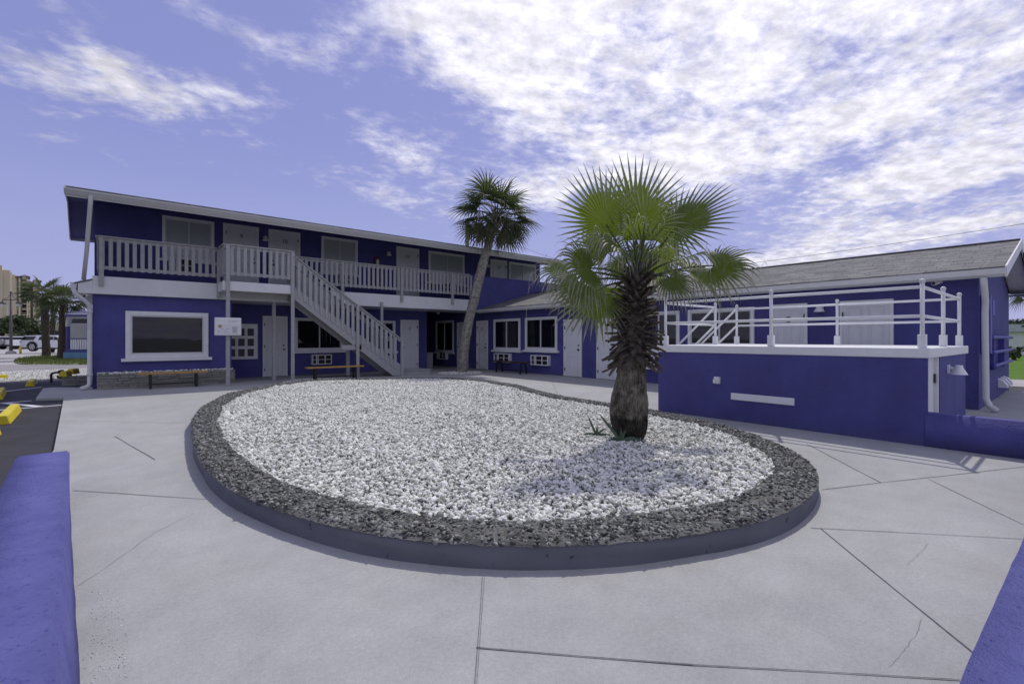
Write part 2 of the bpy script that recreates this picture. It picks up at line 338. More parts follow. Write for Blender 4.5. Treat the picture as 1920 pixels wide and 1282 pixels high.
# ---------------------------------------------------------------- parts built locally: x along the wall (seen from outside, left to right), y into the wall
def make_door(parent, loc, rz, w, h, num=None, knob='R', hinge='L', frame=0.06, label=None):
    d = MB(); fr = frame
    d.box(-w/2+fr, w/2-fr, -0.022, 0.01, 0.01, h-fr)
    iw = w-2*fr
    for (z0, z1) in ((0.06, 0.36), (0.42, 0.76), (0.81, 0.935)):
        for sx in (-1, 1):
            xa = sx*iw*0.07; xb = sx*iw*0.40; a, b = h*z0, h*z1
            t = 0.02
            x0, x1 = min(xa, xb), max(xa, xb)
            d.box(x0, x1, -0.034, -0.0215, a, a+t).box(x0, x1, -0.034, -0.0215, b-t, b)
            d.box(x0, x0+t, -0.034, -0.0215, a+t, b-t).box(x1-t, x1, -0.034, -0.0215, a+t, b-t)
            d.box(x0+0.05, x1-0.05, -0.032, -0.0215, a+0.045, b-0.045)
    o = build(d, 'door', 'door', bevel=0.003); place(o, loc, rz, parent)
    if label: o['label'] = label
    f = MB().box(-w/2, -w/2+fr, -0.045, 0.012, 0, h).box(w/2-fr, w/2, -0.045, 0.012, 0, h).box(-w/2+fr, w/2-fr, -0.045, 0.012, h-fr, h)
    build(f, 'door_frame', 'white', o, bevel=0.004)
    sx = 1 if knob == 'R' else -1
    k = MB(); kx = sx*(iw/2-0.07)
    k.tube([(kx, -0.02, 0.95), (kx, -0.055, 0.95), (kx, -0.06, 0.95), (kx, -0.085, 0.95), (kx, -0.10, 0.95)], [0.026, 0.012, 0.028, 0.032, 0.012], 10)
    build(k, 'knob', 'hingem', o, smooth=True)
    build(MB().tube([(kx, -0.02, 1.1), (kx, -0.045, 1.1)], 0.028, 10), 'deadbolt', 'hingem', o, smooth=True)
    hx = (-1 if hinge == 'L' else 1)*(iw/2)
    for z in (0.25, h*0.5, h-0.3): build(MB().box(hx-0.012, hx+0.012, -0.052, -0.02, z-0.05, z+0.05), 'hinge', 'hingem', o)
    th = MB().box(-w/2, w/2, -0.05, 0.02, -0.02, 0.009); build(th, 'threshold', 'hingem', o)
    if num: text_mesh(num, 0.20, 'black', o, 0, -0.037, h*0.825)
    return o
def make_window(parent, loc, rz, w, h, pane='glass', sill=True, split=0.5, trim=0.075, label=None, curtain=False):
    """origin at the lower left of the trim"""
    t = trim; f = MB()
    f.box(0, t, -0.05, 0.012, 0, h).box(w-t, w, -0.05, 0.012, 0, h).box(t, w-t, -0.05, 0.012, h-t, h).box(t, w-t, -0.05, 0.012, 0, t)
    o = build(f, 'window', 'white', bevel=0.004); place(o, loc, rz, parent)
    if label: o['label'] = label
    s = MB(); q = 0.035
    x0, x1, z0, z1 = t, w-t, t, h-t
    s.box(x0, x0+q, -0.035, 0.01, z0, z1).box(x1-q, x1, -0.035, 0.01, z0, z1).box(x0+q, x1-q, -0.035, 0.01, z1-q, z1).box(x0+q, x1-q, -0.035, 0.01, z0, z0+q)
    if split:
        xm = x0+(x1-x0)*split; s.box(xm-0.022, xm+0.022, -0.042, 0.01, z0+q, z1-q)
    build(s, 'frame', 'gutter', o, bevel=0.003)
    if split:
        g = MB().box(x0+q, xm-0.022, -0.012, 0.008, z0+q, z1-q); build(g, 'pane', pane, o)
        g = MB().box(xm+0.022, x1-q, -0.006, 0.008, z0+q, z1-q); build(g, 'pane', pane, o)
    else:
        g = MB().box(x0+q, x1-q, -0.01, 0.008, z0+q, z1-q); build(g, 'pane', pane, o)
    if sill: build(MB().box(-0.09, w+0.09, -0.10, 0.012, -0.085, -0.002), 'sill', 'white', o, bevel=0.006)
    return o
def make_ac(parent, loc, rz, w=0.66, h=0.42):
    c = MB(); dp = 0.16; t = 0.035
    c.box(0, t, -dp, 0.01, 0, h).box(w-t, w, -dp, 0.01, 0, h).box(t, w-t, -dp, 0.01, 0, t).box(t, w-t, -dp, 0.01, h-t, h)
    c.box(t, w-t, -dp+0.02, -dp+0.04, h/2-0.012, h/2+0.012)
    for x in (0.22, 0.30, 0.66): c.box(w*x-0.02, w*x+0.02, -dp+0.01, -dp+0.035, t, h-t)
    o = build(c, 'air_conditioner', 'white', bevel=0.004); place(o, loc, rz, parent)
    g = MB().box(t, w-t, -dp+0.06, -dp+0.08, t, h-t); build(g, 'backing', 'dkwin', o)
    g = MB()
    for i in range(9):
        z = t+0.03+(h-2*t-0.05)*i/8; g.box(t, w-t, -dp+0.042, -dp+0.058, z-0.004, z+0.004)
    build(g, 'grille', 'hingem', o); return o
def make_lamp(parent, loc, rz, s=1.0, side=1):
    b = MB().box(-0.05*s, 0.05*s, -0.03*s, 0.005, -0.08*s, 0.08*s).box(-0.02*s, 0.02*s, -0.10*s, -0.03*s, 0.0, 0.04*s)
    o = build(b, 'wall_lamp', 'white', bevel=0.004); place(o, loc, rz, parent)
    m = MB().tube([(0, -0.15*s, 0.07*s), (0, -0.15*s, 0.03*s), (0, -0.15*s, -0.09*s)], [0.055*s, 0.06*s, 0.125*s], 16, cap=False)
    m.tube([(0, -0.15*s, 0.07*s), (0, -0.15*s, 0.075*s)], [0.055*s, 0.05*s], 16)
    build(m, 'lamp_shade', 'white', o, smooth=True); return o
def make_camera(parent, loc, rz):
    b = MB().box(-0.04, 0.04, -0.03, 0.0, -0.04, 0.04).tube([(0, -0.02, 0), (0, -0.07, -0.02)], 0.015, 8).tube([(0, -0.06, -0.02), (0.0, -0.2, -0.05)], 0.042, 12)
    o = build(b, 'security_camera', 'white', smooth=False); place(o, loc, rz, parent)
    build(MB().tube([(0, -0.2, -0.05), (0, -0.205, -0.051)], 0.034, 12), 'lens', 'black', o); return o
# ================================================================ camera, sun, sky
cam_d = bpy.data.cameras.new('camera'); cam = bpy.data.objects.new('camera', cam_d); COL.objects.link(cam)
cam.location = (0, 0, EYE); cam.rotation_euler = (R(90), 0, -math.atan2(SA, CA))
cam_d.sensor_width = 36; cam_d.lens = F/1920*36; cam_d.shift_y = -6/1920; cam_d.clip_end = 3000; cam_d.clip_start = 0.05
S.camera = cam
SUN_AZ = Vector((0.894, 0.448)); SUN_EL = R(57)
sd = bpy.data.lights.new('sun', 'SUN'); sd.energy = 2.0; sd.angle = R(0.53); sd.color = (1.0, 0.955, 0.90)
sun = bpy.data.objects.new('sun', sd); COL.objects.link(sun)
tosun = Vector((SUN_AZ.x*math.cos(SUN_EL), SUN_AZ.y*math.cos(SUN_EL), math.sin(SUN_EL)))
sun.rotation_euler = tosun.to_track_quat('Z', 'Y').to_euler(); sun.location = (20, 10, 40)
W = bpy.data.worlds.new('World'); S.world = W; W.use_nodes = True
def world():
    nt = W.node_tree; N = nt.nodes; L = nt.links; bg = N['Background']
    sky = N.new('ShaderNodeTexSky'); sky.sky_type = 'NISHITA'; sky.sun_disc = False
    sky.sun_elevation = SUN_EL; sky.sun_rotation = math.atan2(SUN_AZ.x, SUN_AZ.y)
    sky.air_density = 1.0; sky.dust_density = 0.6; sky.ozone_density = 1.6
    tc = N.new('ShaderNodeTexCoord')
    def math_(op, *a, clamp=False):
        n = N.new('ShaderNodeMath'); n.operation = op; n.use_clamp = clamp
        for i, x in enumerate(a):
            if isinstance(x, (int, float)): n.inputs[i].default_value = x
            else: L.new(x, n.inputs[i])
        return n.outputs[0]
    sep = N.new('ShaderNodeSeparateXYZ'); L.new(tc.outputs['Generated'], sep.inputs[0])
    X, Y, Z = sep.outputs
    az = math_('ARCTAN2', math_('ADD', math_('MULTIPLY', X, CA), math_('MULTIPLY', Y, -SA)), math_('ADD', math_('MULTIPLY', X, SA), math_('MULTIPLY', Y, CA)))
    el = math_('ARCSINE', Z)
    # blobs of cloud cover: azimuth, elevation (degrees), half sizes, tilt, weight
    def pd(px, py):
        a = math.atan((px-CX)/F); return a, math.atan((HY-py)/F*math.cos(a))
    blobs = [  # px, py, half-width px, half-height px, tilt deg (up to the right), weight
        (1450, 60, 470, 170, -4, 1.15), (1350, 215, 330, 130, 8, 0.80), (1720, 60, 330, 110, 20, 0.7), (1130, 40, 260, 90, 0, 0.62),
        (880, 120, 240, 75, -20, 0.42), (1060, 160, 170, 70, -30, 0.3), (1800, 300, 330, 58, 12, 0.66), (1680, 350, 260, 40, 10, 0.5), (1750, 430, 420, 38, 7, 0.72),
        (1240, 290, 260, 28, 8, 0.45), (760, 290, 95, 52, -10, 0.74), (740, 385, 85, 26, -12, 0.5), (640, 320, 40, 18, 0, 0.4),
        (430, 185, 150, 42, 3, 0.62), (320, 200, 75, 30, 25, 0.45), (110, 110, 190, 70, -30, 0.38), (60, 165, 160, 55, -12, 0.42), (250, 150, 110, 35, -28, 0.38),
        (480, 75, 190, 24, -6, 0.42), (620, 85, 80, 24, 10, 0.35), (135, 55, 110, 26, -35, 0.3), (1010, 370, 60, 30, 10, 0.6), (880, 405, 60, 22, 0, 0.35), (470, 255, 60, 22, -20, 0.26), (30, 345, 45, 12, 0, 0.3),
        (1500, 480, 300, 20, 4, 0.5), (1840, 135, 60, 14, 0, 0.4), (900, 25, 160, 40, 0, 0.5)]
    total = None
    for (px, py, hw, hh, tilt, w) in blobs:
        a0, e0 = pd(px, py); k = math.cos(math.atan((px-CX)/F))
        sw = hw/F*k*k; sh = hh/F*k*max(0.6, math.cos(e0))
        t = R(tilt); c, s = math.cos(t), math.sin(t)
        da = math_('SUBTRACT', az, a0); de = math_('SUBTRACT', el, e0)
        p = math_('ADD', math_('MULTIPLY', da, c/sw), math_('MULTIPLY', de, s/sw))
        q = math_('ADD', math_('MULTIPLY', da, -s/sh), math_('MULTIPLY', de, c/sh))
        r2 = math_('ADD', math_('MULTIPLY', p, p), math_('MULTIPLY', q, q))
        g = math_('MULTIPLY', math_('EXPONENT', math_('MULTIPLY', r2, -0.75)), w)
        total = g if total is None else math_('MAXIMUM', total, g) if False else math_('ADD', total, g)
    fwd = math_('ADD', math_('MULTIPLY', X, SA), math_('MULTIPLY', Y, CA))
    fill_cloud = N.new('ShaderNodeMapRange'); fill_cloud.interpolation_type = 'SMOOTHSTEP'; fill_cloud.inputs[1].default_value = 0.55; fill_cloud.inputs[2].default_value = -0.1; fill_cloud.inputs[3].default_value = 0; fill_cloud.inputs[4].default_value = 0.75; L.new(fwd, fill_cloud.inputs[0])  # unseen cloud added behind and overhead to whiten and lift the ambient light
    total = math_('ADD', math_('MINIMUM', total, 1.0), fill_cloud.outputs[0])
    # the cloud sheet itself, laid on a plane overhead
    zc = math_('MAXIMUM', math_('ADD', Z, 0.10), 0.03)
    comb = N.new('ShaderNodeCombineXYZ'); L.new(math_('DIVIDE', X, zc), comb.inputs[0]); L.new(math_('DIVIDE', Y, zc), comb.inputs[1])
    mp = N.new('ShaderNodeMapping'); mp.inputs['Rotation'].default_value = (0, 0, R(28)); mp.inputs['Scale'].default_value = (1.0, 1.18, 1)
    L.new(comb.outputs[0], mp.inputs[0])
    def noise(s, d, r, off, dist=0.0):
        n = N.new('ShaderNodeTexNoise'); n.inputs['Scale'].default_value = s; n.inputs['Detail'].default_value = d; n.inputs['Roughness'].default_value = r
        n.inputs['Distortion'].default_value = dist
        m = N.new('ShaderNodeMapping'); m.inputs['Location'].default_value = off; L.new(mp.outputs[0], m.inputs[0]); L.new(m.outputs[0], n.inputs[0]); return n.outputs[0]
    n1 = noise(1.7, 8, 0.55, (3.1, 1.7, 0), 0.1); n2 = noise(5.2, 9, 0.60, (0, 5, 2), 0.25); n3 = noise(14, 8, 0.60, (1, 2, 5), 0.05)
    nn = math_('ADD', math_('ADD', math_('MULTIPLY', n1, 0.34), math_('MULTIPLY', n2, 0.36)), math_('MULTIPLY', n3, 0.30))
    dens = math_('ADD', math_('MULTIPLY', math_('SUBTRACT', nn, 0.5), 4.4), math_('SUBTRACT', math_('MULTIPLY', total, 1.05), 0.42))
    cov = N.new('ShaderNodeMapRange'); cov.interpolation_type = 'SMOOTHSTEP'; cov.inputs[1].default_value = -0.12; cov.inputs[2].default_value = 0.82
    L.new(dens, cov.inputs[0])
    op = N.new('ShaderNodeMapRange'); op.inputs[1].default_value = 0.35; op.inputs[2].default_value = 0.80; op.inputs[3].default_value = 0.52; op.inputs[4].default_value = 0.94; L.new(total, op.inputs[0])
    thin = math_('MULTIPLY', cov.outputs[0], op.outputs[0])
    # lit density gives the bright tops and greyer cores
    shade = N.new('ShaderNodeMapRange'); shade.inputs[1].default_value = 0.38; shade.inputs[2].default_value = 0.62; shade.inputs[3].default_value = 0.76; shade.inputs[4].default_value = 1.10
    L.new(noise(9, 9, 0.62, (0.05, 5.06, 2), 0.1), shade.inputs[0])
    ccol = N.new('ShaderNodeMix'); ccol.data_type = 'RGBA'; ccol.blend_type = 'MULTIPLY'; ccol.inputs[0].default_value = 1
    ccol.inputs[6].default_value = (CLOUD, CLOUD*0.985, CLOUD*1.08, 1); L.new(shade.outputs[0], ccol.inputs[7])
    # towards the sun clouds are brighter
    dt = N.new('ShaderNodeVectorMath'); dt.operation = 'DOT_PRODUCT'; dt.inputs[1].default_value = tosun; L.new(tc.outputs['Generated'], dt.inputs[0])
    glow = N.new('ShaderNodeMapRange'); glow.inputs[1].default_value = 0.3; glow.inputs[2].default_value = 1.0; glow.inputs[3].default_value = 0.72; glow.inputs[4].default_value = 1.3
    L.new(dt.outputs['Value'], glow.inputs[0])
    cc2 = N.new('ShaderNodeMix'); cc2.data_type = 'RGBA'; cc2.blend_type = 'MULTIPLY'; cc2.inputs[0].default_value = 1
    L.new(ccol.outputs[2], cc2.inputs[6]); L.new(glow.outputs[0], cc2.inputs[7])
    tint = N.new('ShaderNodeMix'); tint.data_type = 'RGBA'; tint.blend_type = 'MULTIPLY'; tint.inputs[0].default_value = 1
    tint.inputs[7].default_value = (*SKYTINT, 1); L.new(sky.outputs[0], tint.inputs[6])
    lift = N.new('ShaderNodeMix'); lift.data_type = 'RGBA'; lift.inputs[0].default_value = SKYLIFT; lift.inputs[7].default_value = (*SKYPALE, 1); L.new(tint.outputs[2], lift.inputs[6])
    hz = N.new('ShaderNodeMapRange'); hz.interpolation_type = 'SMOOTHSTEP'; hz.inputs[1].default_value = 0.0; hz.inputs[2].default_value = 0.40; hz.inputs[3].default_value = 0.75; hz.inputs[4].default_value = 0.0
    L.new(Z, hz.inputs[0])
    hm = N.new('ShaderNodeMix'); hm.data_type = 'RGBA'; hm.inputs[7].default_value = (2.5, 2.7, 4.6, 1); L.new(hz.outputs[0], hm.inputs[0]); L.new(lift.outputs[2], hm.inputs[6])
    mx = N.new('ShaderNodeMix'); mx.data_type = 'RGBA'; L.new(thin, mx.inputs[0]); L.new(hm.outputs[2], mx.inputs[6]); L.new(cc2.outputs[2], mx.inputs[7])
    # keep the lower half plain
    L.new(mx.outputs[2], bg.inputs['Color']); bg.inputs['Strength'].default_value = 0.135
CLOUD = 5.7; SKYTINT = (1.2, 0.95, 0.95); SKYLIFT = 0.78; SKYPALE = (1.50, 1.66, 3.75)
world()
S.view_settings.view_transform = 'Standard'; S.view_settings.look = 'None'; S.view_settings.exposure = 0.22; S.view_settings.gamma = 1
S.render.engine = 'CYCLES'
S.cycles.max_bounces = 8; S.cycles.transparent_max_bounces = 8

# ================================================================ ground
struct(sheet(ccw([(-900, -900), (900, -900), (900, 900), (-900, 900)]), -0.10), 'ground', 'far', 'grey-green ground reaching to the horizon')
e1 = G(81, 727.6); e2 = G(67, 747); e3 = G(119.7, 745.5); e4 = G(101, 843)
pav = [e1, e2, e3, e4, (-0.62, 5.5), (-0.62, -9), (17.6, -9), (17.6, 1.0), (17.6, 26), (-0.1, 26), (-0.1, 17.2), (-1.3, e1[1]+0.15)]
pb = MB(); pp = ccw(pav); n = len(pp)
pb.add([(x, y, 0) for x, y in pp]+[(x, y, -0.09) for x, y in pp], [tuple(range(n))]+[(i, i+n, (i+1) % n+n, (i+1) % n) for i in range(n)])
struct(pb, 'pavement', 'concrete', 'painted light grey concrete courtyard')
ap = [(-0.3, -9), (-0.3, 30), G(172, 711, -.05), G(115, 709, -.05), G(0, 716, -.05), G(-900, 730, -.05), (-60, -9)]
struct(sheet(ccw(ap), -0.05), 'parking_lot', 'asphalt', 'dark asphalt parking area with painted bays')
# bay lines
lm = MB()
def stripe(mb, p, q, w, z):
    p = Vector((*p, z)); q = Vector((*q, z)); d = (q-p).normalized(); s = Vector((-d.y, d.x, 0))*w/2
    mb.add([p-s, q-s, q+s, p+s], [(0, 1, 2, 3)])
for (a, b, w, z) in (((-120, 778), (117, 759), .10, -.044), ((-100, 764), (59, 751), .10, -.044), ((-100, 746), (78, 725.5), .10, -.044), ((10.5, 755.8), (75, 762.3), .13, -.040)):
    stripe(lm, G(*a, -.044), G(*b, -.044), w, z)
struct(lm, 'parking_line', 'line', 'white painted lines on the asphalt parking area')
# joints in the concrete
jm = MB()
def joint(mb, pts, w, z=0.004, wob=0.004, seg=0.35):
    P2 = [Vector(G(*p)) for p in pts]
    for p, q in zip(P2[:-1], P2[1:]):
        d = (q-p); k = max(1, int(d.length/seg)); nrm = Vector((-d.y, d.x)).normalized()
        prev = None
        for i in range(k+1):
            c = p+d*i/k+nrm*random.uniform(-wob, wob); ww = w*random.uniform(0.55, 1.25)/2
            cur = (c-nrm*ww, c+nrm*ww)
            if prev: mb.add([(*prev[0], z), (*cur[0], z), (*cur[1], z), (*prev[1], z)], [(0, 1, 2, 3)])
            prev = cur
joint(jm, [(905, 1081), (890, 1282)], 0.0043); joint(jm, [(909, 1081), (895, 1282)], 0.0025, wob=.002)
joint(jm, [(893, 1214), (1300, 1247), (1801, 1276), (1900, 1281)], 0.0074)
joint(jm, [(1520, 989.6), (1915, 1010)], 0.0074); joint(jm, [(1538, 990.5), (1824, 1224)], 0.0068)
joint(jm, [(1540.6, 918), (1652, 905), (1950, 872)], 0.0081)
joint(jm, [(1512, 832), (1652, 905)], 0.0068); joint(jm, [(1740, 898), (1950, 998)], 0.0068)
joint(jm, [(115, 788), (350, 793.6)], 0.0062); joint(jm, [(216, 818.5), (292, 862)], 0.0124)
joint(jm, [(136, 919.4), (385, 936)], 0.0081)
joint(jm, [(940, 706.5), (1150, 722)], 0.0074); joint(jm, [(1035, 715), (1048, 745)], 0.0087); joint(jm, [(720, 706), (745, 702)], 0.0074)
struct(jm, 'pavement_joint', 'joint', 'dark expansion joints across the concrete courtyard')
cm = MB()
joint(cm, [(148, 1098), (240, 1035), (290, 998), (366, 961.7)], .0028, wob=.005, seg=.05); joint(cm, [(138, 905), (281.7, 865.5)], .003, wob=.006, seg=.08)
joint(cm, [(1729, 1160), (1718, 1190), (1690, 1225), (1665, 1250)], .0016, wob=.005, seg=.03); joint(cm, [(1740, 1018), (1722, 1040), (1700, 1058)], .0016, wob=.005, seg=.03)
struct(cm, 'pavement_crack', 'crack', 'hairline cracks in the concrete courtyard')
# off to the left: gravel verge, sidewalk, weeds, street
def gp(pts, z): return [G(x, y, z) for x, y in pts]
struct(sheet(ccw(gp([(-700, 705), (0, 696.8), (176, 689.5), (176, 713), (115, 709.5), (0, 716.5), (-700, 735)], -.035)), -0.035), 'gravel_verge', 'gravelbed', 'white gravel verge beside the parking lot')
struct(sheet(ccw(gp([(-700, 688), (0, 683.5), (200, 683.2), (200, 688.5), (176, 689.8), (0, 697.1), (-700, 706)], -.03)), -0.03), 'sidewalk', 'sidewalk', 'weathered grey concrete sidewalk behind the gravel verge')
struct(sheet(ccw([G(-1500, 690, -.06), G(-700, 688, -.06), G(0, 684, -.06), G(240, 684, -.06), G(240, 655, -.06), G(0, 653.5, -.06), G(-1500, 652, -.06)]), -0.06), 'street', 'street', 'pale concrete street in front of the tall beige building')
# right: sidewalk and lawn behind the gable end
struct(sheet(ccw([(17.6, -9), (19.6, -9), (19.6, 30), (17.6, 30)]), -0.03), 'alley', 'asphalt', 'grey alley behind the single-storey building')
struct(sheet(ccw([(19.6, -20), (23.0, -20), (23.0, 30), (19.6, 30)]), -0.02), 'footpath', 'concrete2', 'cream concrete footpath before the lawn')
struct(sheet(ccw([(23.0, -60), (75, -60), (75, 60), (23.0, 60)]), -0.015), 'lawn', 'grass', 'bright green mown lawn')

# ---- bed outline
rim_px = [(359, 788), (364, 830), (375.6, 861), (399, 891), (436.6, 919.4), (493, 945), (558.7, 966), (629, 985), (700, 1001), (794, 1013), (888, 1020), (1000, 1023), (1099, 1020), (1193, 1014), (1300, 999), (1404, 983), (1481.6, 956.5), (1523, 926), (1536, 904), (1529, 877), (1500, 852), (1436, 822.6), (1359, 797.6), (1300, 784), (1220, 768), (1138.6, 756), (1060, 744), (1019.5, 735.5), (971.7, 722), (900, 711.6), (836, 708.5), (760, 708.8), (680, 710), (576.6, 712.5), (492, 724), (422, 739.6), (375.6, 764)]
CURB_H = 0.14
rim = [Vector(G(x, y, CURB_H)) for x, y in rim_px]
def smooth_loop(pts, n, it=2):
    # resample evenly then relax
    P2 = pts+[pts[0]]; Ls = [0]
    for a, b in zip(P2[:-1], P2[1:]): Ls.append(Ls[-1]+(b-a).length)
    out = []; k = 0
    for i in range(n):
        t = Ls[-1]*i/n
        while Ls[k+1] < t: k += 1
        f = (t-Ls[k])/(Ls[k+1]-Ls[k]); out.append(P2[k].lerp(P2[k+1], f))
    for _ in range(it): out = [(out[i-1]+out[i]*2+out[(i+1) % n])/4 for i in range(n)]
    return out
NL = 420
rim = smooth_loop(rim, NL, 14)
def normals(loop):
    n = len(loop); o = []
    for i in range(n):
        d = (loop[(i+3) % n]-loop[i-3]).normalized(); o.append(Vector((-d.y, d.x)))
    return o
A2 = sum(rim[i].x*rim[(i+1) % NL].y-rim[(i+1) % NL].x*rim[i].y for i in range(NL))
if A2 < 0: rim = rim[::-1]
nin = normals(rim)          # ccw: left normal points inwards
def noise1(i, n, ph):
    return sum(math.sin(2*math.pi*i/n*f+ph*f)*a for f, a in ((3, .5), (7, .35), (17, .3), (41, .25), (97, .2)))
CW = 0.315
def capw(i): return CW+0.03*noise1(i, NL, 1.3)
inner = [rim[i]+nin[i]*capw(i) for i in range(NL)]
for _ in range(6): inner = [(inner[i-1]+inner[i]*2+inner[(i+1) % NL])/4 for i in range(NL)]
bed = thing('planting_bed', (rim[0].x, rim[0].y, 0), 'large kidney-shaped raised bed edged by a low rough curb and filled with white gravel', 'planting bed')
# curb wall
cw = MB(); rows = 5
for r_ in range(rows):
    z = CURB_H*r_/(rows-1)
    for i in range(NL):
        off = 0.012*noise1(i, NL, 2.1)*(0.4+r_/rows)-0.006*math.sin(r_*1.7+i*.3)+(0.012 if r_ == rows-1 else 0)-(0.01 if r_ == 0 else 0)
        zz_ = z+(0.006*noise1(i, NL, 4.0)+random.uniform(-.004, .004) if r_ == rows-1 else 0)
        p = rim[i]+nin[i]*off; cw.v.append((p.x, p.y, zz_ if r_ else -0.01))
for r_ in range(rows-1):
    for i in range(NL):
        j = (i+1) % NL; cw.f.append((r_*NL+i, r_*NL+j, (r_+1)*NL+j, (r_+1)*NL+i))
build(cw, 'curb', 'curbside', bed, smooth=True)
# rough cap
from mathutils import noise as mnoise
cp = MB(); K = 14; NC = NL*3
def lerp_loop(loop, t):
    n = len(loop); x = t*n; i = int(x) % n; return loop[i].lerp(loop[(i+1) % n], x-int(x))
for k in range(K+1):
    for i in range(NC):
        o_ = lerp_loop(rim, i/NC); q_ = lerp_loop(inner, i/NC); f = k/K; p = o_.lerp(q_, f*1.12-0.0)
        h = mnoise.noise(Vector((p.x*9, p.y*9, 0)))*0.010+mnoise.noise(Vector((p.x*24, p.y*24, 3)))*0.010+mnoise.noise(Vector((p.x*60, p.y*60, 7)))*0.012
        z = CURB_H+h+0.012
        if k == 0: z = CURB_H-0.004+h*0.7; p = p-(q_-o_).normalized()*0.012
        if k == K: z -= 0.07
        cp.v.append((p.x, p.y, z))
for k in range(K):
    for i in range(NC):
        j = (i+1) % NC; cp.f.append((k*NC+i, k*NC+j, (k+1)*NC+j, (k+1)*NC+i))
build(cp, 'curb_cap', 'cap', bed)
# soil base under the stones
build(sheet([(p.x, p.y) for p in inner], CURB_H-0.055), 'bed_floor', 'lattice', bed)

# ---- loose stones
ICO = None
def ico():
    global ICO
    if ICO is None:
        bm = bmesh.new(); bmesh.ops.create_icosphere(bm, subdivisions=1, radius=1)
        v = np.array([x.co[:] for x in bm.verts]); f = np.array([[l.index for l in x.verts] for x in bm.faces]); bm.free(); ICO = (v, f)
    return ICO
def stones(pts, zs, sizes, name, m, parent=None, flat=0.62, seed=1):
    g = np.random.default_rng(seed); v0, f0 = ico(); n = len(pts)
    V = np.repeat(v0[None], n, 0)
    V = V*(1+g.uniform(-.24, .24, (n, len(v0), 1)))
    V = V*np.stack([g.uniform(.8, 1.35, n), g.uniform(.6, 1.0, n), g.uniform(flat*.75, flat*1.25, n)], 1)[:, None, :]
    ang = g.uniform(0, 2*np.pi, n); tx = g.normal(0, .45, n); ty = g.normal(0, .45, n)
    def rot(V, a, i, j):
        c, s = np.cos(a)[:, None], np.sin(a)[:, None]; A, B = V[:, :, i].copy(), V[:, :, j].copy()
        V[:, :, i] = c*A-s*B; V[:, :, j] = s*A+c*B
    rot(V, tx, 1, 2); rot(V, ty, 0, 2); rot(V, ang, 0, 1)
    V = V*sizes[:, None, None]; V[:, :, 0] += pts[:, 0:1]; V[:, :, 1] += pts[:, 1:2]; V[:, :, 2] += zs[:, None]
    Fc = (f0[None]+(np.arange(n)*len(v0))[:, None, None]).reshape(-1, 3)
    me = bpy.data.meshes.new(name); V = V.reshape(-1, 3)
    me.vertices.add(len(V)); me.vertices.foreach_set('co', V.ravel())
    me.loops.add(Fc.size); me.loops.foreach_set('vertex_index', Fc.ravel().astype(np.int32))
    me.polygons.add(len(Fc)); me.polygons.foreach_set('loop_start', np.arange(0, Fc.size, 3, dtype=np.int32))
    me.update(calc_edges=True); me.validate(); me.materials.append(M[m])
    o = bpy.data.objects.new(name, me); COL.objects.link(o)
    if parent is not None:
        o.parent = parent
        if parent.get('_w'): o.location = -Vector(parent['_w'])
    return o
def inside(pts, poly):
    x, y = pts[:, 0], pts[:, 1]; r = np.zeros(len(pts), bool); n = len(poly)
    for i in range(n):
        x1, y1 = poly[i]; x2, y2 = poly[(i+1) % n]
        c = ((y1 > y) != (y2 > y)) & (x < (x2-x1)*(y-y1)/(y2-y1+1e-12)+x1); r ^= c
    return r
def scatter(poly, n, seed):
    g = np.random.default_rng(seed); p = np.array(poly); lo, hi = p.min(0), p.max(0); out = np.zeros((0, 2))
    while len(out) < n:
        c = g.uniform(lo, hi, (n*2, 2)); out = np.vstack([out, c[inside(c, p)]])
    return out[:n]
def area(poly):
    return abs(sum(poly[i][0]*poly[(i+1) % len(poly)][1]-poly[(i+1) % len(poly)][0]*poly[i][1] for i in range(len(poly))))/2
ip = [(p.x, p.y) for p in inner[::3]]
AR = area(ip); print('bed area', AR)
nst = int(AR*2700)
pts = scatter(ip, nst, 5)
g_ = np.random.default_rng(3)
mound = np.array([mnoise.noise(Vector((p[0]*1.1, p[1]*1.1, 0)))*0.02 for p in pts])
dist = np.hypot(pts[:, 0], pts[:, 1])
sz = g_.uniform(0.009, 0.021, nst)*g_.choice([1, 1, 1, 1.2, 1.6], nst)
zs = CURB_H-0.030+g_.uniform(0, 0.034, nst)+mound
o = stones(pts, zs, sz, 'white_gravel', 'gravel', bed, flat=.48, seed=4); o['kind'] = 'stuff'
# rubble set in the cap
ring = rim+[rim[0]]; rin = inner+[inner[0]]
nr = 44000; t = g_.uniform(0, 1, nr); f = g_.uniform(0.0, 1.0, nr)
rp = np.array([[*(lerp_loop(rim, a).lerp(lerp_loop(inner, a), b))] for a, b in zip(t, f)])
patch = np.array([mnoise.noise(Vector((p[0]*0.9, p[1]*0.9, 5))) for p in rp])
keep = patch+g_.uniform(-.35, .35, nr) > -0.42; rp = rp[keep]; f = f[keep]; nr = len(rp)
stones(rp, CURB_H+0.010+g_.uniform(-.010, .010, nr)-0.012*(f < .05), g_.uniform(.007, .017, nr)*g_.choice([1, 1, 1, 1.5], nr), 'curb_rubble', 'rubble', bed, flat=.38, seed=9)['kind'] = 'stuff'
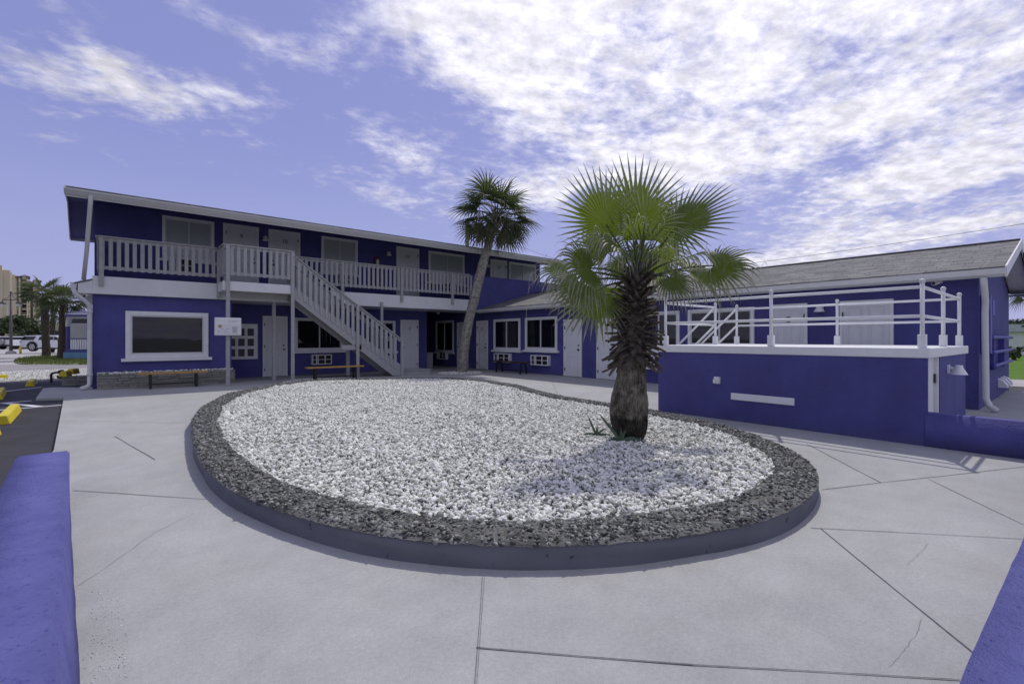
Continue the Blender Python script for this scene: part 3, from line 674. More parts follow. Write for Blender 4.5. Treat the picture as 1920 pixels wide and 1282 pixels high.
# a little loose gravel elsewhere
def gravel_patch(poly, dens, z, name, label, smin=.014, smax=.028, seed=2):
    k = int(area(poly)*dens); p = scatter(poly, k, seed); gg = np.random.default_rng(seed)
    o = stones(p, z+gg.uniform(0, .02, k), gg.uniform(smin, smax, k), name, 'gravel', None, seed=seed+1)
    o['kind'] = 'stuff'; o['label'] = label; o['category'] = 'gravel'; return o
pb_ = [Vector(G(*p)) for p in ((530, 717), (560, 711), (640, 709), (700, 711), (740, 712), (600, 716))]
gravel_patch([(p.x, p.y) for p in pb_], 700, .0, 'loose_gravel', 'loose white gravel under the orange bench between bed and stairs', seed=21)
c2 = G(865, 699); pl = [(c2[0]+0.9*math.cos(t)*(1+.1*math.sin(3*t)), c2[1]+0.75*math.sin(t)) for t in np.linspace(0, 2*math.pi, 20)[:-1]]
gravel_patch(pl, 620, .0, 'loose_gravel', 'white gravel heaped round the foot of the leaning palm', seed=31, smax=.035)
vp = gp([(-150, 699), (0, 697.2), (174, 690.2), (174, 712), (116, 709), (0, 715.5), (-150, 719)], -.03)
gravel_patch([tuple(p) for p in vp], 330, -.035, 'verge_gravel', 'white gravel stones spread along the verge behind the parking lot', smin=.014, smax=.030, seed=41)
# weeds on the verge island
isl = gp([(26, 677), (34, 673.5), (48, 671), (62, 669), (84, 668.4), (110, 667.6), (172, 667), (172, 683.6), (140, 683.2), (110, 683.6), (88, 682.8), (66, 683.2), (50, 682), (36, 681.5), (29, 679.5)], -.02)
struct(sheet(ccw(isl), -0.02), 'grass_island', 'weeds', 'patchy green weeds round the two roadside palms')
def blades(poly, n, h, name, m, label, seed=3, z=0):
    p = scatter(poly, n, seed); gg = np.random.default_rng(seed); mb = MB()
    for (x, y) in p:
        a = gg.uniform(0, 6.28); hh = h*gg.uniform(.4, 1); w = .02*hh/.1*.5; l = gg.uniform(-.5, .5)*hh
        mb.add([(x-w*math.cos(a), y-w*math.sin(a), z), (x+w*math.cos(a), y+w*math.sin(a), z), (x+l*math.sin(a), y+l*math.cos(a), z+hh)], [(0, 1, 2)])
    o = build(mb, name, m); o['kind'] = 'stuff'; o['label'] = label; o['category'] = 'grass'; return o
blades([tuple(p) for p in isl], 5200, .20, 'weed_tufts', 'tufts', 'green weed tufts growing round the roadside palms', z=-.02)
# grit beside the left wall foot
gr = [(-0.10, 1.6), (0.06, 1.8), (0.04, 3.2), (-0.1, 3.4)]
k = 500; p = scatter(gr, k, 8); gg = np.random.default_rng(8)
o = stones(p, gg.uniform(0, .003, k), gg.uniform(.001, .0032, k), 'loose_grit', 'gravel', None, seed=5); o['kind'] = 'stuff'; o['label'] = 'fine grit swept against the foot of the low wall'; o['category'] = 'grit'
# ================================================================ two-storey building (faces -y)
BA = 18.3; BB = 16.6; BL = 15.65; BE = 15.6     # recessed wall, balcony edge, landing edge, eave
DZ = 2.98; DB = 2.51                             # deck top and underside
B1 = thing('two_storey_building', (-0.45, BA, 0), 'long two-storey blue building with white trimmed doors, a grey balcony rail and a shingled roof', 'building')
AL = -0.45; AR_ = 17.2; PX0 = 10.44; PX1 = 12.37; BBACK = 22.3
w = MB()
w.box(2.755, PX0, BA, 24.2, -.05, DB+.1)          # recessed ground-floor rooms
build(w, 'wall', 'blue', B1)
build(MB().box(PX0-.5, PX1+.5, 24.2, 24.4, -.05, DB+.2), 'wall', 'bluedark', B1)
build(MB().box(PX0-.3, PX1+.3, BBACK-.01, 24.25, DB+.101, DB+.2), 'ceiling', 'bluedark', B1)
w = MB().box(AL, 2.755, BB+0.12, BBACK, -.05, DB); build(w, 'wall', 'blue', B1, bevel=.01)        # bay room
w = MB().prism([(BA, DB+.1), (BBACK, DB+.1), (BBACK, 4.97), (19.1, 5.40), (BA, 5.28)], 'x', AL, AR_); build(w, 'wall', 'blue', B1)   # upper storey
w = MB().box(PX1, AR_, BB+0.001, BBACK+3, -.05, DB); build(w, 'wall', 'blue', B1)       # ground-floor rooms right of the passage
build(MB().box(PX1, AR_, BA, BBACK+3, DB+.001, DB+.099), 'wall', 'blue', B1)
w = MB().box(11.60, AR_, BB-0.08, BB+0.06, DB, 4.03); build(w, 'parapet', 'blue', B1, bevel=.012)
w = MB().box(11.60, AR_, BB+0.06, BA, DB+.002, DZ).box(AL, 11.60, BB+0.05, BA, DB+.001, DZ).box(AL-.25, AL, BB+.05, BBACK, DB+.001, 2.84)
w.box(2.4, 4.3, BL+0.04, BB+0.05, 2.72, DZ)
build(w, 'deck', 'gutter', B1)
# fascia boards
fb = MB().box(AL, 2.36, BB-.03, BB+.05, DB, DZ).box(2.36, 11.60, BB-.03, BB+.05, DB, DZ-.005)
fb.prism([(-.73, DB), (AL, DB), (AL, 2.86), (-.73, 2.76)], 'y', BB-.03, BB+.05)
build(fb, 'fascia', 'fascia', B1, bevel=.006)
build(MB().box(2.40, 4.26, BL, BL+.04, 2.71, DZ).box(2.36, 2.40, BL, BB-.03, 2.71, DZ), 'fascia', 'fascia', B1, bevel=.006)
build(MB().box(2.5, 4.2, BL+.5, BL+.6, 2.58, 2.72), 'beam', 'grey', B1, bevel=.004)
# little lean-to roof along the left end, its gutter and downpipe
lr = MB(); lr.prism([(-.80, 2.745), (AL, 2.87), (AL, 2.90), (-.80, 2.78)], 'y', BB-.05, BBACK)
build(lr, 'side_roof', 'shingle', B1)
sg = MB().prism([(-.86, 2.62), (-.76, 2.62), (-.74, 2.78), (-.88, 2.78)], 'y', BB-.02, BBACK)
build(sg, 'gutter', 'gutter', B1, bevel=.01)
dp = MB().tube([(-.81, BB+.03, 2.64), (-.78, BB+.02, 2.50), (-.60, BB-.02, 2.32), (-.515, BB+.02, 2.22), (-.50, BB+.04, 2.05), (-.50, BB+.04, .16), (-.53, BB-.02, .09), (-.66, BB-.16, .05)], .052, 10)
build(dp, 'downpipe', 'gutter', B1, smooth=True)
for z in (.38, 2.02): build(MB().box(-.57, -.44, BB-.02, BB+.10, z, z+.03), 'pipe_strap', 'gutter', B1)
# main roof
def roof_poly(a, b, z): return (a, b, z)
EZ = 4.90; RZ = 5.45; TB = 19.1; EB = 22.9
def roofshell(name, quads, m, parent, th=.05, uvs=True):
    bm = bmesh.new(); uvl = bm.loops.layers.uv.new('UVMap')
    for q in quads:
        vs = [bm.verts.new(p) for p in q]; f = bm.faces.new(vs)
        p0 = Vector(q[0]); ax = (Vector(q[1])-p0).normalized(); nn = ax.cross(Vector(q[-1])-p0).normalized(); ay = nn.cross(ax)
        for l in f.loops: d = l.vert.co-p0; l[uvl].uv = (d.dot(ax), d.dot(ay))
    me = bpy.data.meshes.new(name); bm.to_mesh(me); bm.free(); me.materials.append(M[m])
    o = bpy.data.objects.new(name, me); COL.objects.link(o); o.parent = parent; o.location = -Vector(parent['_w'])
    s = o.modifiers.new('thick', 'SOLIDIFY'); s.thickness = th; s.offset = -1; return o
fl, rl, bl = (-.90, BE, EZ+.10), (-1.05, TB, RZ+.05), (-1.20, EB, EZ+.1)
fr_, rr_, br_ = (17.9, BE, EZ+.10), (17.9, TB, RZ+.05), (17.9, EB, EZ+.1)
roofshell('roof', [(fl, fr_, rr_, rl), (br_, bl, rl, rr_)], 'shingle', B1, .06)
# soffit painted blue under the slopes
sf = MB()
def sl(p, dz): return (p[0], p[1], p[2]+dz)
sf.add([sl(fl, -.09), sl(fr_, -.09), sl(rr_, -.09), sl(rl, -.09), sl(br_, -.09), sl(bl, -.09)], [(0, 3, 2, 1), (2, 3, 5, 4)])
build(sf, 'soffit', 'bluedark', B1)
rb = MB()
for (p, q) in ((fl, rl), (rl, bl)):
    rb.add([sl(p, 0.005), sl(q, 0.005), sl(q, -.17), sl(p, -.17), (p[0]-.025, p[1], p[2]+.005), (q[0]-.025, q[1], q[2]+.005), (q[0]-.025, q[1], q[2]-.17), (p[0]-.025, p[1], p[2]-.17)],
           [(0, 1, 2, 3), (7, 6, 5, 4), (0, 4, 5, 1), (3, 2, 6, 7), (0, 3, 7, 4), (1, 5, 6, 2)])
rb.box(-1.20, 17.9, EB, EB+.03, EZ-.1, EZ+.10)
build(rb, 'bargeboard', 'fascia', B1)
gt = MB().prism([(BE-.10, EZ-.02), (BE-.02, EZ-.10), (BE+.02, EZ-.10), (BE+.02, EZ+.03), (BE-.125, EZ+.03), (BE-.125, EZ-.0)], 'x', -.93, 17.95)
gt.box(-.92, 17.9, BE+.02, BE+.05, EZ-.14, EZ+.095)
build(gt, 'gutter', 'gutter', B1)
dp2 = MB().tube([(-.45, BE-.05, EZ-.05), (-.46, BE+.02, EZ-.3), (-.55, BB-.25, 3.6), (-.62, BB+.02, 2.86)], .047, 10); build(dp2, 'downpipe', 'gutter', B1, smooth=True)
# stone planter along the bay
PB = thing('stone_planter', (AL, 16.4, 0), 'low planter of rough grey ledge stone under the big window, topped with white gravel', 'planter')
def ledge(name, parent, x0, x1, y0, y1, h, face='y'):
    sm = MB(); z = 0; rr = random.Random(3)
    while z < h-.01:
        hh = min(rr.uniform(.055, .10), h-z); 
        if h-z-hh < .03: hh = h-z
        x = x0
        while x < x1-.01:
            ww = min(rr.uniform(.14, .48), x1-x)
            if x1-x-ww < .08: ww = x1-x
            o_ = rr.uniform(0, .035); sm.box(x+.004, x+ww-.004, y0+o_, y1, z+.003, z+hh-.003); x += ww
        z += hh
    sm.box(x0+.02, x1-.02, y0+.045, y1-.002, 0, h-.01)
    return build(sm, name, 'stone', parent, bevel=.006)
ledge('stone_wall', PB, -.36, 2.80, 16.38, 16.70, .40)
k = 420; gg = np.random.default_rng(12); p = np.stack([gg.uniform(-.34, 2.76, k), gg.uniform(16.46, 16.70, k)], 1)
o = stones(p, .40+gg.uniform(-.01, .03, k), gg.uniform(.02, .042, k), 'planter_gravel', 'gravel', PB, seed=6); o['kind'] = 'stuff'
# windows and doors of this building, located on the walls
def upwin(p0, p1, ytop, ybot, **kw):
    a0, Y0 = on_y(p0, BA); a1, Y1 = on_y(p1, BA)
    z1 = zz(ytop, Y0); z0 = zz(ybot, Y0)
    return make_window(B1, (a0, BA, z0), 0, a1-a0, z1-z0, **kw)
def updoor(p0, p1, num, **kw):
    a0, Y0 = on_y(p0, BA); a1, Y1 = on_y(p1, BA)
    return make_door(B1, ((a0+a1)/2, BA, DZ), 0, a1-a0, 2.20, num, **kw)
def dndoor(p0, p1, num, **kw):
    a0, _ = on_y(p0, BA); a1, _ = on_y(p1, BA)
    return make_door(B1, ((a0+a1)/2, BA, 0.0), 0, a1-a0, 2.13, num, **kw)
upwin(304, 401.5, 403.6, 484, pane='glassblind'); updoor(418, 485, '9', knob='R', hinge='L', frame=.09); updoor(503, 562.6, '10', knob='L', hinge='R', frame=.08)
upwin(602, 670, 442.4, 510, pane='glassblind'); updoor(742.8, 785.3, '11', knob='L', hinge='R'); upwin(803, 870, 470, 528, pane='glassblind')
updoor(918.7, 950, '12', knob='L', hinge='R'); upwin(953.7, 1004, 490.5, 542, pane='glassblind')
def upac(px, pz):
    a, Y = on_y(px, BA); make_ac(B1, (a, BA, pz), 0)
a, Y = on_y(316, BA); make_ac(B1, (a, BA, 3.42), 0, .66, .44)
a, Y = on_y(628, BA); make_ac(B1, (a, BA, 3.38), 0, .66, .44)
a, Y = on_y(830, BA); make_ac(B1, (a, BA, 3.40), 0, .66, .44)
for px in (496, 727, 913):
    a, Y = on_y(px, BA); make_lamp(B1, (a, BA, 4.82), 0, .9)
fx = MB(); a, Y = on_y(705.5, BA)
fe = thing('fire_extinguisher', (a, BA, 4.27), 'small red fire extinguisher cabinet on the upper wall left of door 11', 'extinguisher')
build(MB().box(a-.10, a+.10, BA-.10, BA, 4.27, 4.62), 'cabinet', 'red', fe, bevel=.01)
build(MB().tube([(a, BA-.13, 4.31), (a, BA-.13, 4.50), (a, BA-.13, 4.53)], [.05, .05, .02], 10), 'cylinder', 'white', fe, smooth=True)
# ground floor
a0, Y0 = on_y(235, BB+.12); a1, Y1 = on_y(390.3, BB+.12)
make_window(B1, (a0, BB+.12, .79), 0, a1-a0, 1.30, split=0, trim=.115)
dndoor(492, 538.7, '1', knob='R', hinge='L'); dndoor(750.3, 784, '2', knob='L', hinge='R')
a0, Y0 = on_y(552, BA); a1, _ = on_y(642.6, BA); make_window(B1, (a0, BA, zz(659, Y0)+.02), 0, a1-a0, zz(596.5, Y0)-zz(659, Y0))
make_ac(B1, (on_y(583, BA)[0], BA, .37), 0, .72, .37)
a0, Y0 = on_y(701, BA); a1, _ = on_y(740.5, BA); make_window(B1, (a0, BA, .82), 0, a1-a0, 1.25)
# nine-light panel window beside door 1
a1, Y1 = on_y(483, BA); a0 = a1-.98; z1 = zz(607.5, Y1); z0 = zz(672.7, Y1)
nb = MB().box(0, .98, -.03, .01, 0, z1-z0); nw = build(nb, 'window', 'white', bevel=.004); place(nw, (a0, BA, z0), 0, B1)
for i in range(3):
    for j in range(3):
        xx = .105+i*.28; zb = .10+j*(z1-z0-.16)/3
        build(MB().box(xx, xx+.19, -.038, -.029, zb, zb+.25), 'pane', 'dkwin', nw, bevel=.012, seg=2)
# passage: things on its right-hand wall (plane x=12.37) and at the back
RZ90 = -math.pi/2
def cwin(p0, p1, ytop, ybot, **kw):
    b0, Y0 = on_x(p0, PX1); b1, Y1 = on_x(p1, PX1); z1 = zz(ytop, Y0); z0 = zz(ybot, Y0)
    return make_window(kw.pop('parent'), (PX1, b0, z0), RZ90, b0-b1, z1-z0, **kw)
cwin(818, 851, 602, 659, parent=B1)
b0, _ = on_x(824, PX1); make_ac(B1, (PX1, b0, .33), RZ90, .8, .38)
b0, _ = on_x(858, PX1); b1, _ = on_x(878, PX1); make_door(B1, (PX1, (b0+b1)/2, 0), RZ90, b0-b1, 2.10, None, knob='L', hinge='R')
wb = thing('storage_bin', (10.72, 18.9, 0), 'grey-white upright storage bin standing at the mouth of the dark passage', 'bin', world=True)
build(MB().box(10.46, 10.96, 18.65, 19.2, 0, .66), 'bin_body', 'plastic', wb, bevel=.02); build(MB().box(10.45, 10.98, 18.63, 19.22, .66, .72), 'lid', 'plastic', wb, bevel=.02)
build(MB().box(10.445, 10.50, 19.4, 20.2, 0, 2.0), 'shutter', 'plastic', B1)
build(MB().tube([(11.2, 18.6, DB+.0), (11.2, 18.6, DB-.06)], .07, 12), 'ceiling_light', 'white', B1)
a_, _ = on_y(697, BA); build(MB().tube([(a_, BA, .42), (a_, BA-.12, .42), (a_, BA-.12, .36)], .02, 8), 'tap', 'white', B1)
c_ = make_camera(B1, (-.52, BB+.16, DB-.02), 0); c_.rotation_euler = (0, 0, R(-25))
# ---- balcony rail
RT = 4.01; RBt = 3.17
def railing(segs, parent, name='railing'):
    """segs: straight runs (x0,y0,x1,y1); each run a top and a bottom rail, and boards fixed outside"""
    mb = MB(); boards = []
    for (x0, y0, x1, y1, off) in segs:
        d = Vector((x1-x0, y1-y0)); L_ = d.length; d.normalize(); nrm = Vector((d.y, -d.x))*off
        def bx(m_, s0, s1, n0, n1, z0, z1):
            c = [Vector((x0, y0))+d*s+nrm*n for s, n in ((s0, n0), (s1, n0), (s1, n1), (s0, n1))]
            vs = [(p.x, p.y, z0) for p in c]+[(p.x, p.y, z1) for p in c]
            m_.add(vs, [(0, 3, 2, 1), (4, 5, 6, 7), (0, 1, 5, 4), (1, 2, 6, 5), (2, 3, 7, 6), (3, 0, 4, 7)])
        bx(mb, 0, L_, -.07, .065, RT, RT+.035); bx(mb, 0, L_, -.03, .008, RT-.09, RT); bx(mb, 0, L_, -.03, .008, RBt, RBt+.085)
        n = max(1, round(L_/.167)); 
        for i in range(n):
            s = (i+.5)*L_/n; b = MB(); bx(b, s-.044, s+.044, .0085, .032, RBt-.02, RT-.005); boards.append(b)
    o = build(mb, name, 'grey', parent)
    for b in boards: build(b, 'baluster', 'grey', o)
    return o
RB = BB-.02
railing([(AL+.12, BB+1.66, AL+.12, RB, 1), (AL+.12, RB, 2.34, RB, 1)], B1)
railing([(2.42, RB, 2.42, BL+.02, 1), (2.5, BL+.02, 4.2, BL+.02, 1)], B1)
railing([(4.32, RB, 11.50, RB, 1)], B1)
for px in (190, 642, 753, 848):
    a, Y = on_y(px, BB-.05); build(MB().box(a-.05, a+.05, BB-.10, BB-.031, 2.72, RT-.01), 'rail_post', 'grey', B1, bevel=.004)
build(MB().box(2.34, 2.42, BB-.12, BB-.031, 2.55, RT-.01), 'rail_post', 'grey', B1, bevel=.004)
build(MB().box(11.50, 11.58, BB-.10, BB-.031, 2.55, RT-.01), 'rail_post', 'grey', B1, bevel=.004)
post1 = build(MB().box(2.43, 2.53, BL-.06, BL+.0-.002, 0, RT+.01), 'post', 'grey', B1, bevel=.005)
a, _ = on_y(515, BB); build(MB().box(a-.05, a+.05, BB+.06, BB+.16, 0, DB), 'post', 'grey', B1, bevel=.005)
a, _ = on_y(714, BB); build(MB().box(a-.045, a+.045, BB-.12, BB-.031, 0, 2.68), 'post', 'grey', B1, bevel=.005)
# ---- notice box on the post
nbx = thing('notice_box', (2.48, BL-.1, 1.62), 'white plastic notice box with small print and tiny coloured picture, on the balcony post', 'notice box')
build(MB().box(2.14, 2.80, BL-.17, BL-.061, 1.42, 1.93), 'box_body', 'white', nbx, bevel=.03, seg=3)
build(MB().box(2.20, 2.74, BL-.178, BL-.1695, 1.47, 1.74), 'notice_panel', 'door', nbx, bevel=.002)
pm = MB()
for i in range(7): pm.box(2.57, 2.69, BL-.180, BL-.1775, 1.505+i*.022, 1.513+i*.022)
pm.box(2.56, 2.70, BL-.180, BL-.1775, 1.665, 1.672).box(2.30, 2.34, BL-.180, BL-.1775, 1.60, 1.61).box(2.43, 2.47, BL-.180, BL-.1775, 1.60, 1.61).box(2.22, 2.27, BL-.180, BL-.1775, 1.53, 1.54).box(2.385, 2.389, BL-.180, BL-.1775, 1.52, 1.60).box(2.35, 2.50, BL-.180, BL-.1775, 1.515, 1.519)
for i in range(5): pm.box(2.46+.0, 2.70, BL-.1725, BL-.1695, 1.80+i*.022, 1.803+i*.022) if i < 3 else None
build(pm, 'print', 'joint', nbx)
M['patchwork'] = mat('small_coloured_picture', (0.65, 0.25, 0.08), 0.6, 0.2, 0.5, 45, var2=(0.25, 0.35, 0.12))
build(MB().box(2.225, 2.305, BL-.181, BL-.1775, 1.64, 1.72), 'picture', 'patchwork', nbx)
# ================================================================ staircase
ST = thing('staircase', (4.24, BL, 0), 'straight grey timber staircase rising from the courtyard to the balcony landing', 'staircase')
SLP = .715; SA0 = 4.24
def zs_(a): return DZ-.04-SLP*(a-SA0)
END = 7.92
for y0 in (BL, BB-.16):
    s = MB(); e = END
    s.prism([(SA0, zs_(SA0)-.36), (e-.35, .02+.0), (e, .02), (e, zs_(e)+.06), (SA0, zs_(SA0)+.02)], 'y', y0, y0+.045)
    build(s, 'stringer', 'grey', ST, bevel=.004)
tr = 15
for i in range(tr):
    a = SA0+(i+.5)*(END-SA0)/tr; z = DZ-(i+1)*DZ/(tr+1)
    build(MB().box(a-.15, a+.14, BL+.0455, BB-.161, z-.04, z), 'tread', 'grey', ST)
u_ = MB(); u_.add([(SA0+.1, BL+.05, zs_(SA0+.1)-.30), (END-.5, BL+.05, zs_(END-.5)-.30), (END-.5, BB-.165, zs_(END-.5)-.30), (SA0+.1, BB-.165, zs_(SA0+.1)-.30)], [(0, 1, 2, 3)])
o = build(u_, 'underside_board', 'grey', ST); m_ = o.modifiers.new('t', 'SOLIDIFY'); m_.thickness = .02
for (y0, yo, nm) in ((BL, -1, 'front'), (BB-.115, 1, 'back')):
    rl_ = MB(); yf = y0 if yo < 0 else y0
    def sbar(mb, a0, a1, h0, h1, ya, yb):
        mb.prism([(a0, zs_(a0)+h0), (a1, zs_(a1)+h0), (a1, zs_(a1)+h1), (a0, zs_(a0)+h1)], 'y', ya, yb)
    sbar(rl_, SA0+.05, END-.02, .955, .995, y0-.05, y0+.075); sbar(rl_, SA0+.05, END-.02, .86, .954, y0+.0+.004, y0+.04)
    ro = build(rl_, 'handrail', 'grey', ST)
    n = 20
    for i in range(n):
        a = SA0+.17+(END-SA0-.3)*i/(n-.2)
        if abs(a-6.28) < .09 and yo < 0: continue
        bb = MB(); bb.box(a-.045, a+.045, y0-.027, y0-.002, zs_(a)-.22, zs_(a)+.90)
        # skew the ends to follow the slope
        bb.v = [(x, y, z-SLP*(x-a)) for (x, y, z) in bb.v]
        build(bb, 'baluster', 'grey', ro)
for (a, y, z1) in ((SA0-.02, BL-.06, RT+.02), (6.28, BL-.06, zs_(6.28)+.96), (END+.0, BL-.06, zs_(END)+1.0)):
    build(MB().box(a-.05, a+.05, y-.0, y+.057, 0, z1), 'post', 'grey', ST, bevel=.005)
build(MB().box(END-.05, END+.05, BB-.17, BB-.10, 0, zs_(END)+1.0), 'post', 'grey', ST, bevel=.005)
build(MB().box(5.75, 6.42, BL-.0, BL+.05, .96, 1.12).box(6.3, 6.4, BL+.05, BB-.2, .96, 1.10), 'cross_beam', 'grey', ST)
build(MB().box(6.18, 6.28, BB-.28, BB-.18, 0, .96), 'post', 'grey', ST)
build(MB().box(END+.06, END+1.25, BL+.15, BB+.1, 0, .15).box(END+.03, END+1.29, BL+.12, BB+.12, .15, .185), 'bottom_step', 'grey', ST, bevel=.006)

# ================================================================ single-storey building (faces -x)
b_end = 1.23; GE = 11.92; GB = .86
B2 = thing('single_storey_building', (PX1, 9.0, 0), 'low blue single-storey building with a grey shingled gable roof, white doors and windows', 'building')
CW1 = 18.1
w = MB().prism([(PX1, -.05), (CW1, -.05), (CW1, 2.46), ((PX1+CW1)/2, 3.36), (PX1, 2.46)], 'y', b_end, BB)
build(w, 'wall', 'blue', B2)
RX = (PX1+CW1)/2; ez = 2.60; rz2 = 3.50; FE = CW1+.45
rq = [((GE, BB-.085, ez), (GE, GB, ez), (RX, GB, rz2), (RX, BB-.085, rz2)), ((FE, GB, ez), (FE, BB-.085, ez), (RX, BB-.085, rz2), (RX, GB, rz2))]
roofshell('roof', rq, 'shingle', B2, .06)
build(MB().box(RX-.12, RX+.12, GB, BB-.1, rz2-.015, rz2+.012), 'ridge_cap', 'rooftile', B2)
# soffit: flat under the eaves, boarded and sloping at the gable end
build(MB().box(GE+.03, PX1+.02, GB+.03, BB-.09, 2.455, 2.475).box(CW1-.02, FE-.03, GB+.03, BB-.09, 2.455, 2.475), 'soffit', 'bluedark', B2)
def ridged():
    m = mat('ribbed_soffit', (0.55, 0.56, 0.64), 0.5, 0.3)
    nt = m.node_tree; N = nt.nodes; L = nt.links; g = [n for n in N if n.type == 'NEW_GEOMETRY'][0]
    wv = N.new('ShaderNodeTexWave'); wv.bands_direction = 'X'; wv.inputs['Scale'].default_value = 3.6; L.new(g.outputs['Position'], wv.inputs['Vector'])
    b = N.new('ShaderNodeBump'); b.inputs['Strength'].default_value = 1; b.inputs['Distance'].default_value = .02; L.new(wv.outputs[0], b.inputs['Height']); L.new(b.outputs[0], N['Principled BSDF'].inputs['Normal']); return m
M['ribbed'] = ridged()
gs = MB(); t_ = .085
gs.add([(GE+.05, GB+.03, ez-t_), (RX, GB+.03, rz2-t_), (FE-.05, GB+.03, ez-t_), (GE+.05, b_end-.001, ez-t_), (RX, b_end-.001, rz2-t_), (FE-.05, b_end-.001, ez-t_)], [(0, 1, 4, 3), (1, 2, 5, 4)])
build(gs, 'gable_soffit', 'ribbed', B2)
bg_ = MB()
for (x0, z0, x1, z1) in ((GE, ez, RX, rz2), (RX, rz2, FE, ez)):
    bg_.prism([(x0, z0-.19), (x1, z1-.19), (x1, z1+.005), (x0, z0+.005)], 'y', GB-.03, GB-.002)
build(bg_, 'bargeboard', 'fascia', B2, bevel=.003)
g2 = MB().prism([(GE-.10, 2.46), (GE-.02, 2.42), (GE+.02, 2.42), (GE+.02, 2.56), (GE-.125, 2.56)], 'y', GB-.01, BB-.085).box(GE+.02, GE+.045, GB, BB-.085, 2.42, 2.585)
build(g2, 'gutter', 'gutter', B2)
dpp = MB()
dpp.tube([(GE-.04, 1.12, 2.43), (GE+.02, 1.12, 2.30), (PX1-.12, 1.13, 2.02), (PX1-.09, 1.14, 1.80), (PX1-.07, 1.13, .24), (PX1-.10, 1.08, .10), (PX1-.22, .98, .04)], .050, 10)
build(dpp, 'downpipe', 'gutter', B2, smooth=True)
# doors and windows
def cdoor(p0, p1, num, parent=B2, **kw):
    b0, _ = on_x(p0, PX1); b1, _ = on_x(p1, PX1); return make_door(parent, (PX1, (b0+b1)/2, 0), RZ90, b0-b1, kw.pop('h', 2.12), num, **kw)
cdoor(894.3, 915.2, '3', knob='R', hinge='L'); cwin(926.6, 976, 599.0, 655.5, parent=B2); cwin(985.8, 1045.4, 595.7, 655.6, parent=B2)
cdoor(1058, 1091.5, '5', knob='R', hinge='L', h=2.02); cdoor(1119.5, 1158, '6', knob='R', hinge='L', h=2.02)
make_ac(B2, (PX1, on_x(931, PX1)[0], .36), RZ90, 1.0, .37); make_ac(B2, (PX1, on_x(1000, PX1)[0], .33), RZ90, .95, .38)
cwin(1200, 1275, 586, 655, parent=B2); cwin(1291, 1415, 581, 650, parent=B2)
make_ac(B2, (PX1, on_x(1208, PX1)[0], .42), RZ90, .66, .42)
cdoor(1445.6, 1514.5, '8', knob='L', hinge='R', h=2.16); cdoor(1575, 1676, None, knob='R', hinge='L', h=2.16)
for px in (1540,): make_lamp(B2, (PX1, on_x(px, PX1)[0], 2.02), RZ90, .9)
make_camera(B2, (PX1-.15, 1.75, 2.44), R(-110))
# gable end fittings (plane y = b_end, facing -y)
def on_gable(px): return on_y(px, b_end)
cf = thing('meter_box', (12.7, b_end, 1.6), 'dark blue painted electric meter boxes and conduits on the gable end', 'meter box')
build(MB().box(12.55, 12.80, b_end-.14, b_end, 1.05, 2.15), 'panel', 'pipe', cf, bevel=.01)
build(MB().box(13.05, 13.40, b_end-.13, b_end, 1.78, 2.10), 'panel', 'pipe', cf, bevel=.01)
build(MB().tube([(13.2, b_end-.03, 2.10), (13.2, b_end-.03, 2.75)], .02, 8).tube([(13.1, b_end-.03, 1.78), (13.1, b_end-.03, 1.2)], .015, 8), 'conduit', 'pipe', cf, smooth=True)
for z, x0 in ((1.36, 13.0), (1.06, 13.2), (.78, 13.5)):
    o = build(MB().tube([(x0, b_end-.10, z-.02), (x0+.3, b_end-.10, z), (17.3, b_end-.10, z+.0)], [.05, .035, .035], 8), 'water_pipe', 'pipe', smooth=True)
    tag(o, 'blue painted water pipe running along the gable end', 'pipe', 'blue pipes along the gable end')
for x in (13.6, 15.6): build(MB().box(x, x+.04, b_end-.1, b_end, .7, 1.4), 'pipe_bracket', 'pipe', B2)
for i in range(3):
    x = 15.4+i*.55; v = MB().prism([(b_end, .22), (b_end-.17, .22), (b_end-.16, .29), (b_end-.09, .39), (b_end, .43)], 'x', x, x+.22)
    o = build(v, 'dryer_vent', 'white', B2, bevel=.01)
# wire coil at the gable peak, power line and poles
wc = MB()
for k in range(3): wc.tube([(RX-.15+.16*math.cos(t+k), GB-.06-.02*k, 3.05+.15*math.sin(t+k)) for t in np.linspace(0, 6.3, 14)], .008, 5, cap=False)
wc.tube([(RX, GB-.05, 3.2), (RX+.4, GB-.06, 2.9), (RX+.9, GB-.06, 2.7)], .008, 5)
tag(build(wc, 'wire_coil', 'black'), 'coil of black service wire hung at the gable peak', 'wire')

# ================================================================ pump house with railed roof deck
X0, Y1_ = 7.70, 5.008; X1 = 10.70; Y0_ = 1.22; HT = 1.09; TOP = 1.215
PH = thing('pump_house', (X0, Y1_, 0), 'squat blue concrete block with a white slab top carrying a white pipe rail', 'pump house')
w = MB().box(X0, X1, Y0_+.14, Y1_, -.02, HT).box(X0, X0+.05, Y0_, Y0_+.14, -.02, HT).box(X0+.80, X1, Y0_, Y0_+.14, -.02, HT)
build(w, 'wall', 'blue', PH)
sb = MB().box(X0-.02, X1+.05, Y0_-.03, Y1_+.02, HT, TOP); build(sb, 'slab', 'white', PH, bevel=.012, seg=2)
dd = MB().box(X0+.05, X0+.78, Y0_+.05, Y0_+.10, .0, HT-.01)
for z in (.25, .55, .8):
    dd.box(X0+.2, X0+.36, Y0_+.035, Y0_+.049, z, z+.16)
do = build(dd, 'door', 'door', PH, bevel=.004)
build(MB().box(X0+.05, X0+.11, Y0_+.01, Y0_+.049, 0, HT-.01).box(X0+.74, X0+.80, Y0_+.01, Y0_+.049, 0, HT-.01), 'door_frame', 'white', do)
build(MB().box(X0+.70, X0+.74, Y0_+.03, Y0_+.048, .74, .86), 'hinge', 'hingem', do)
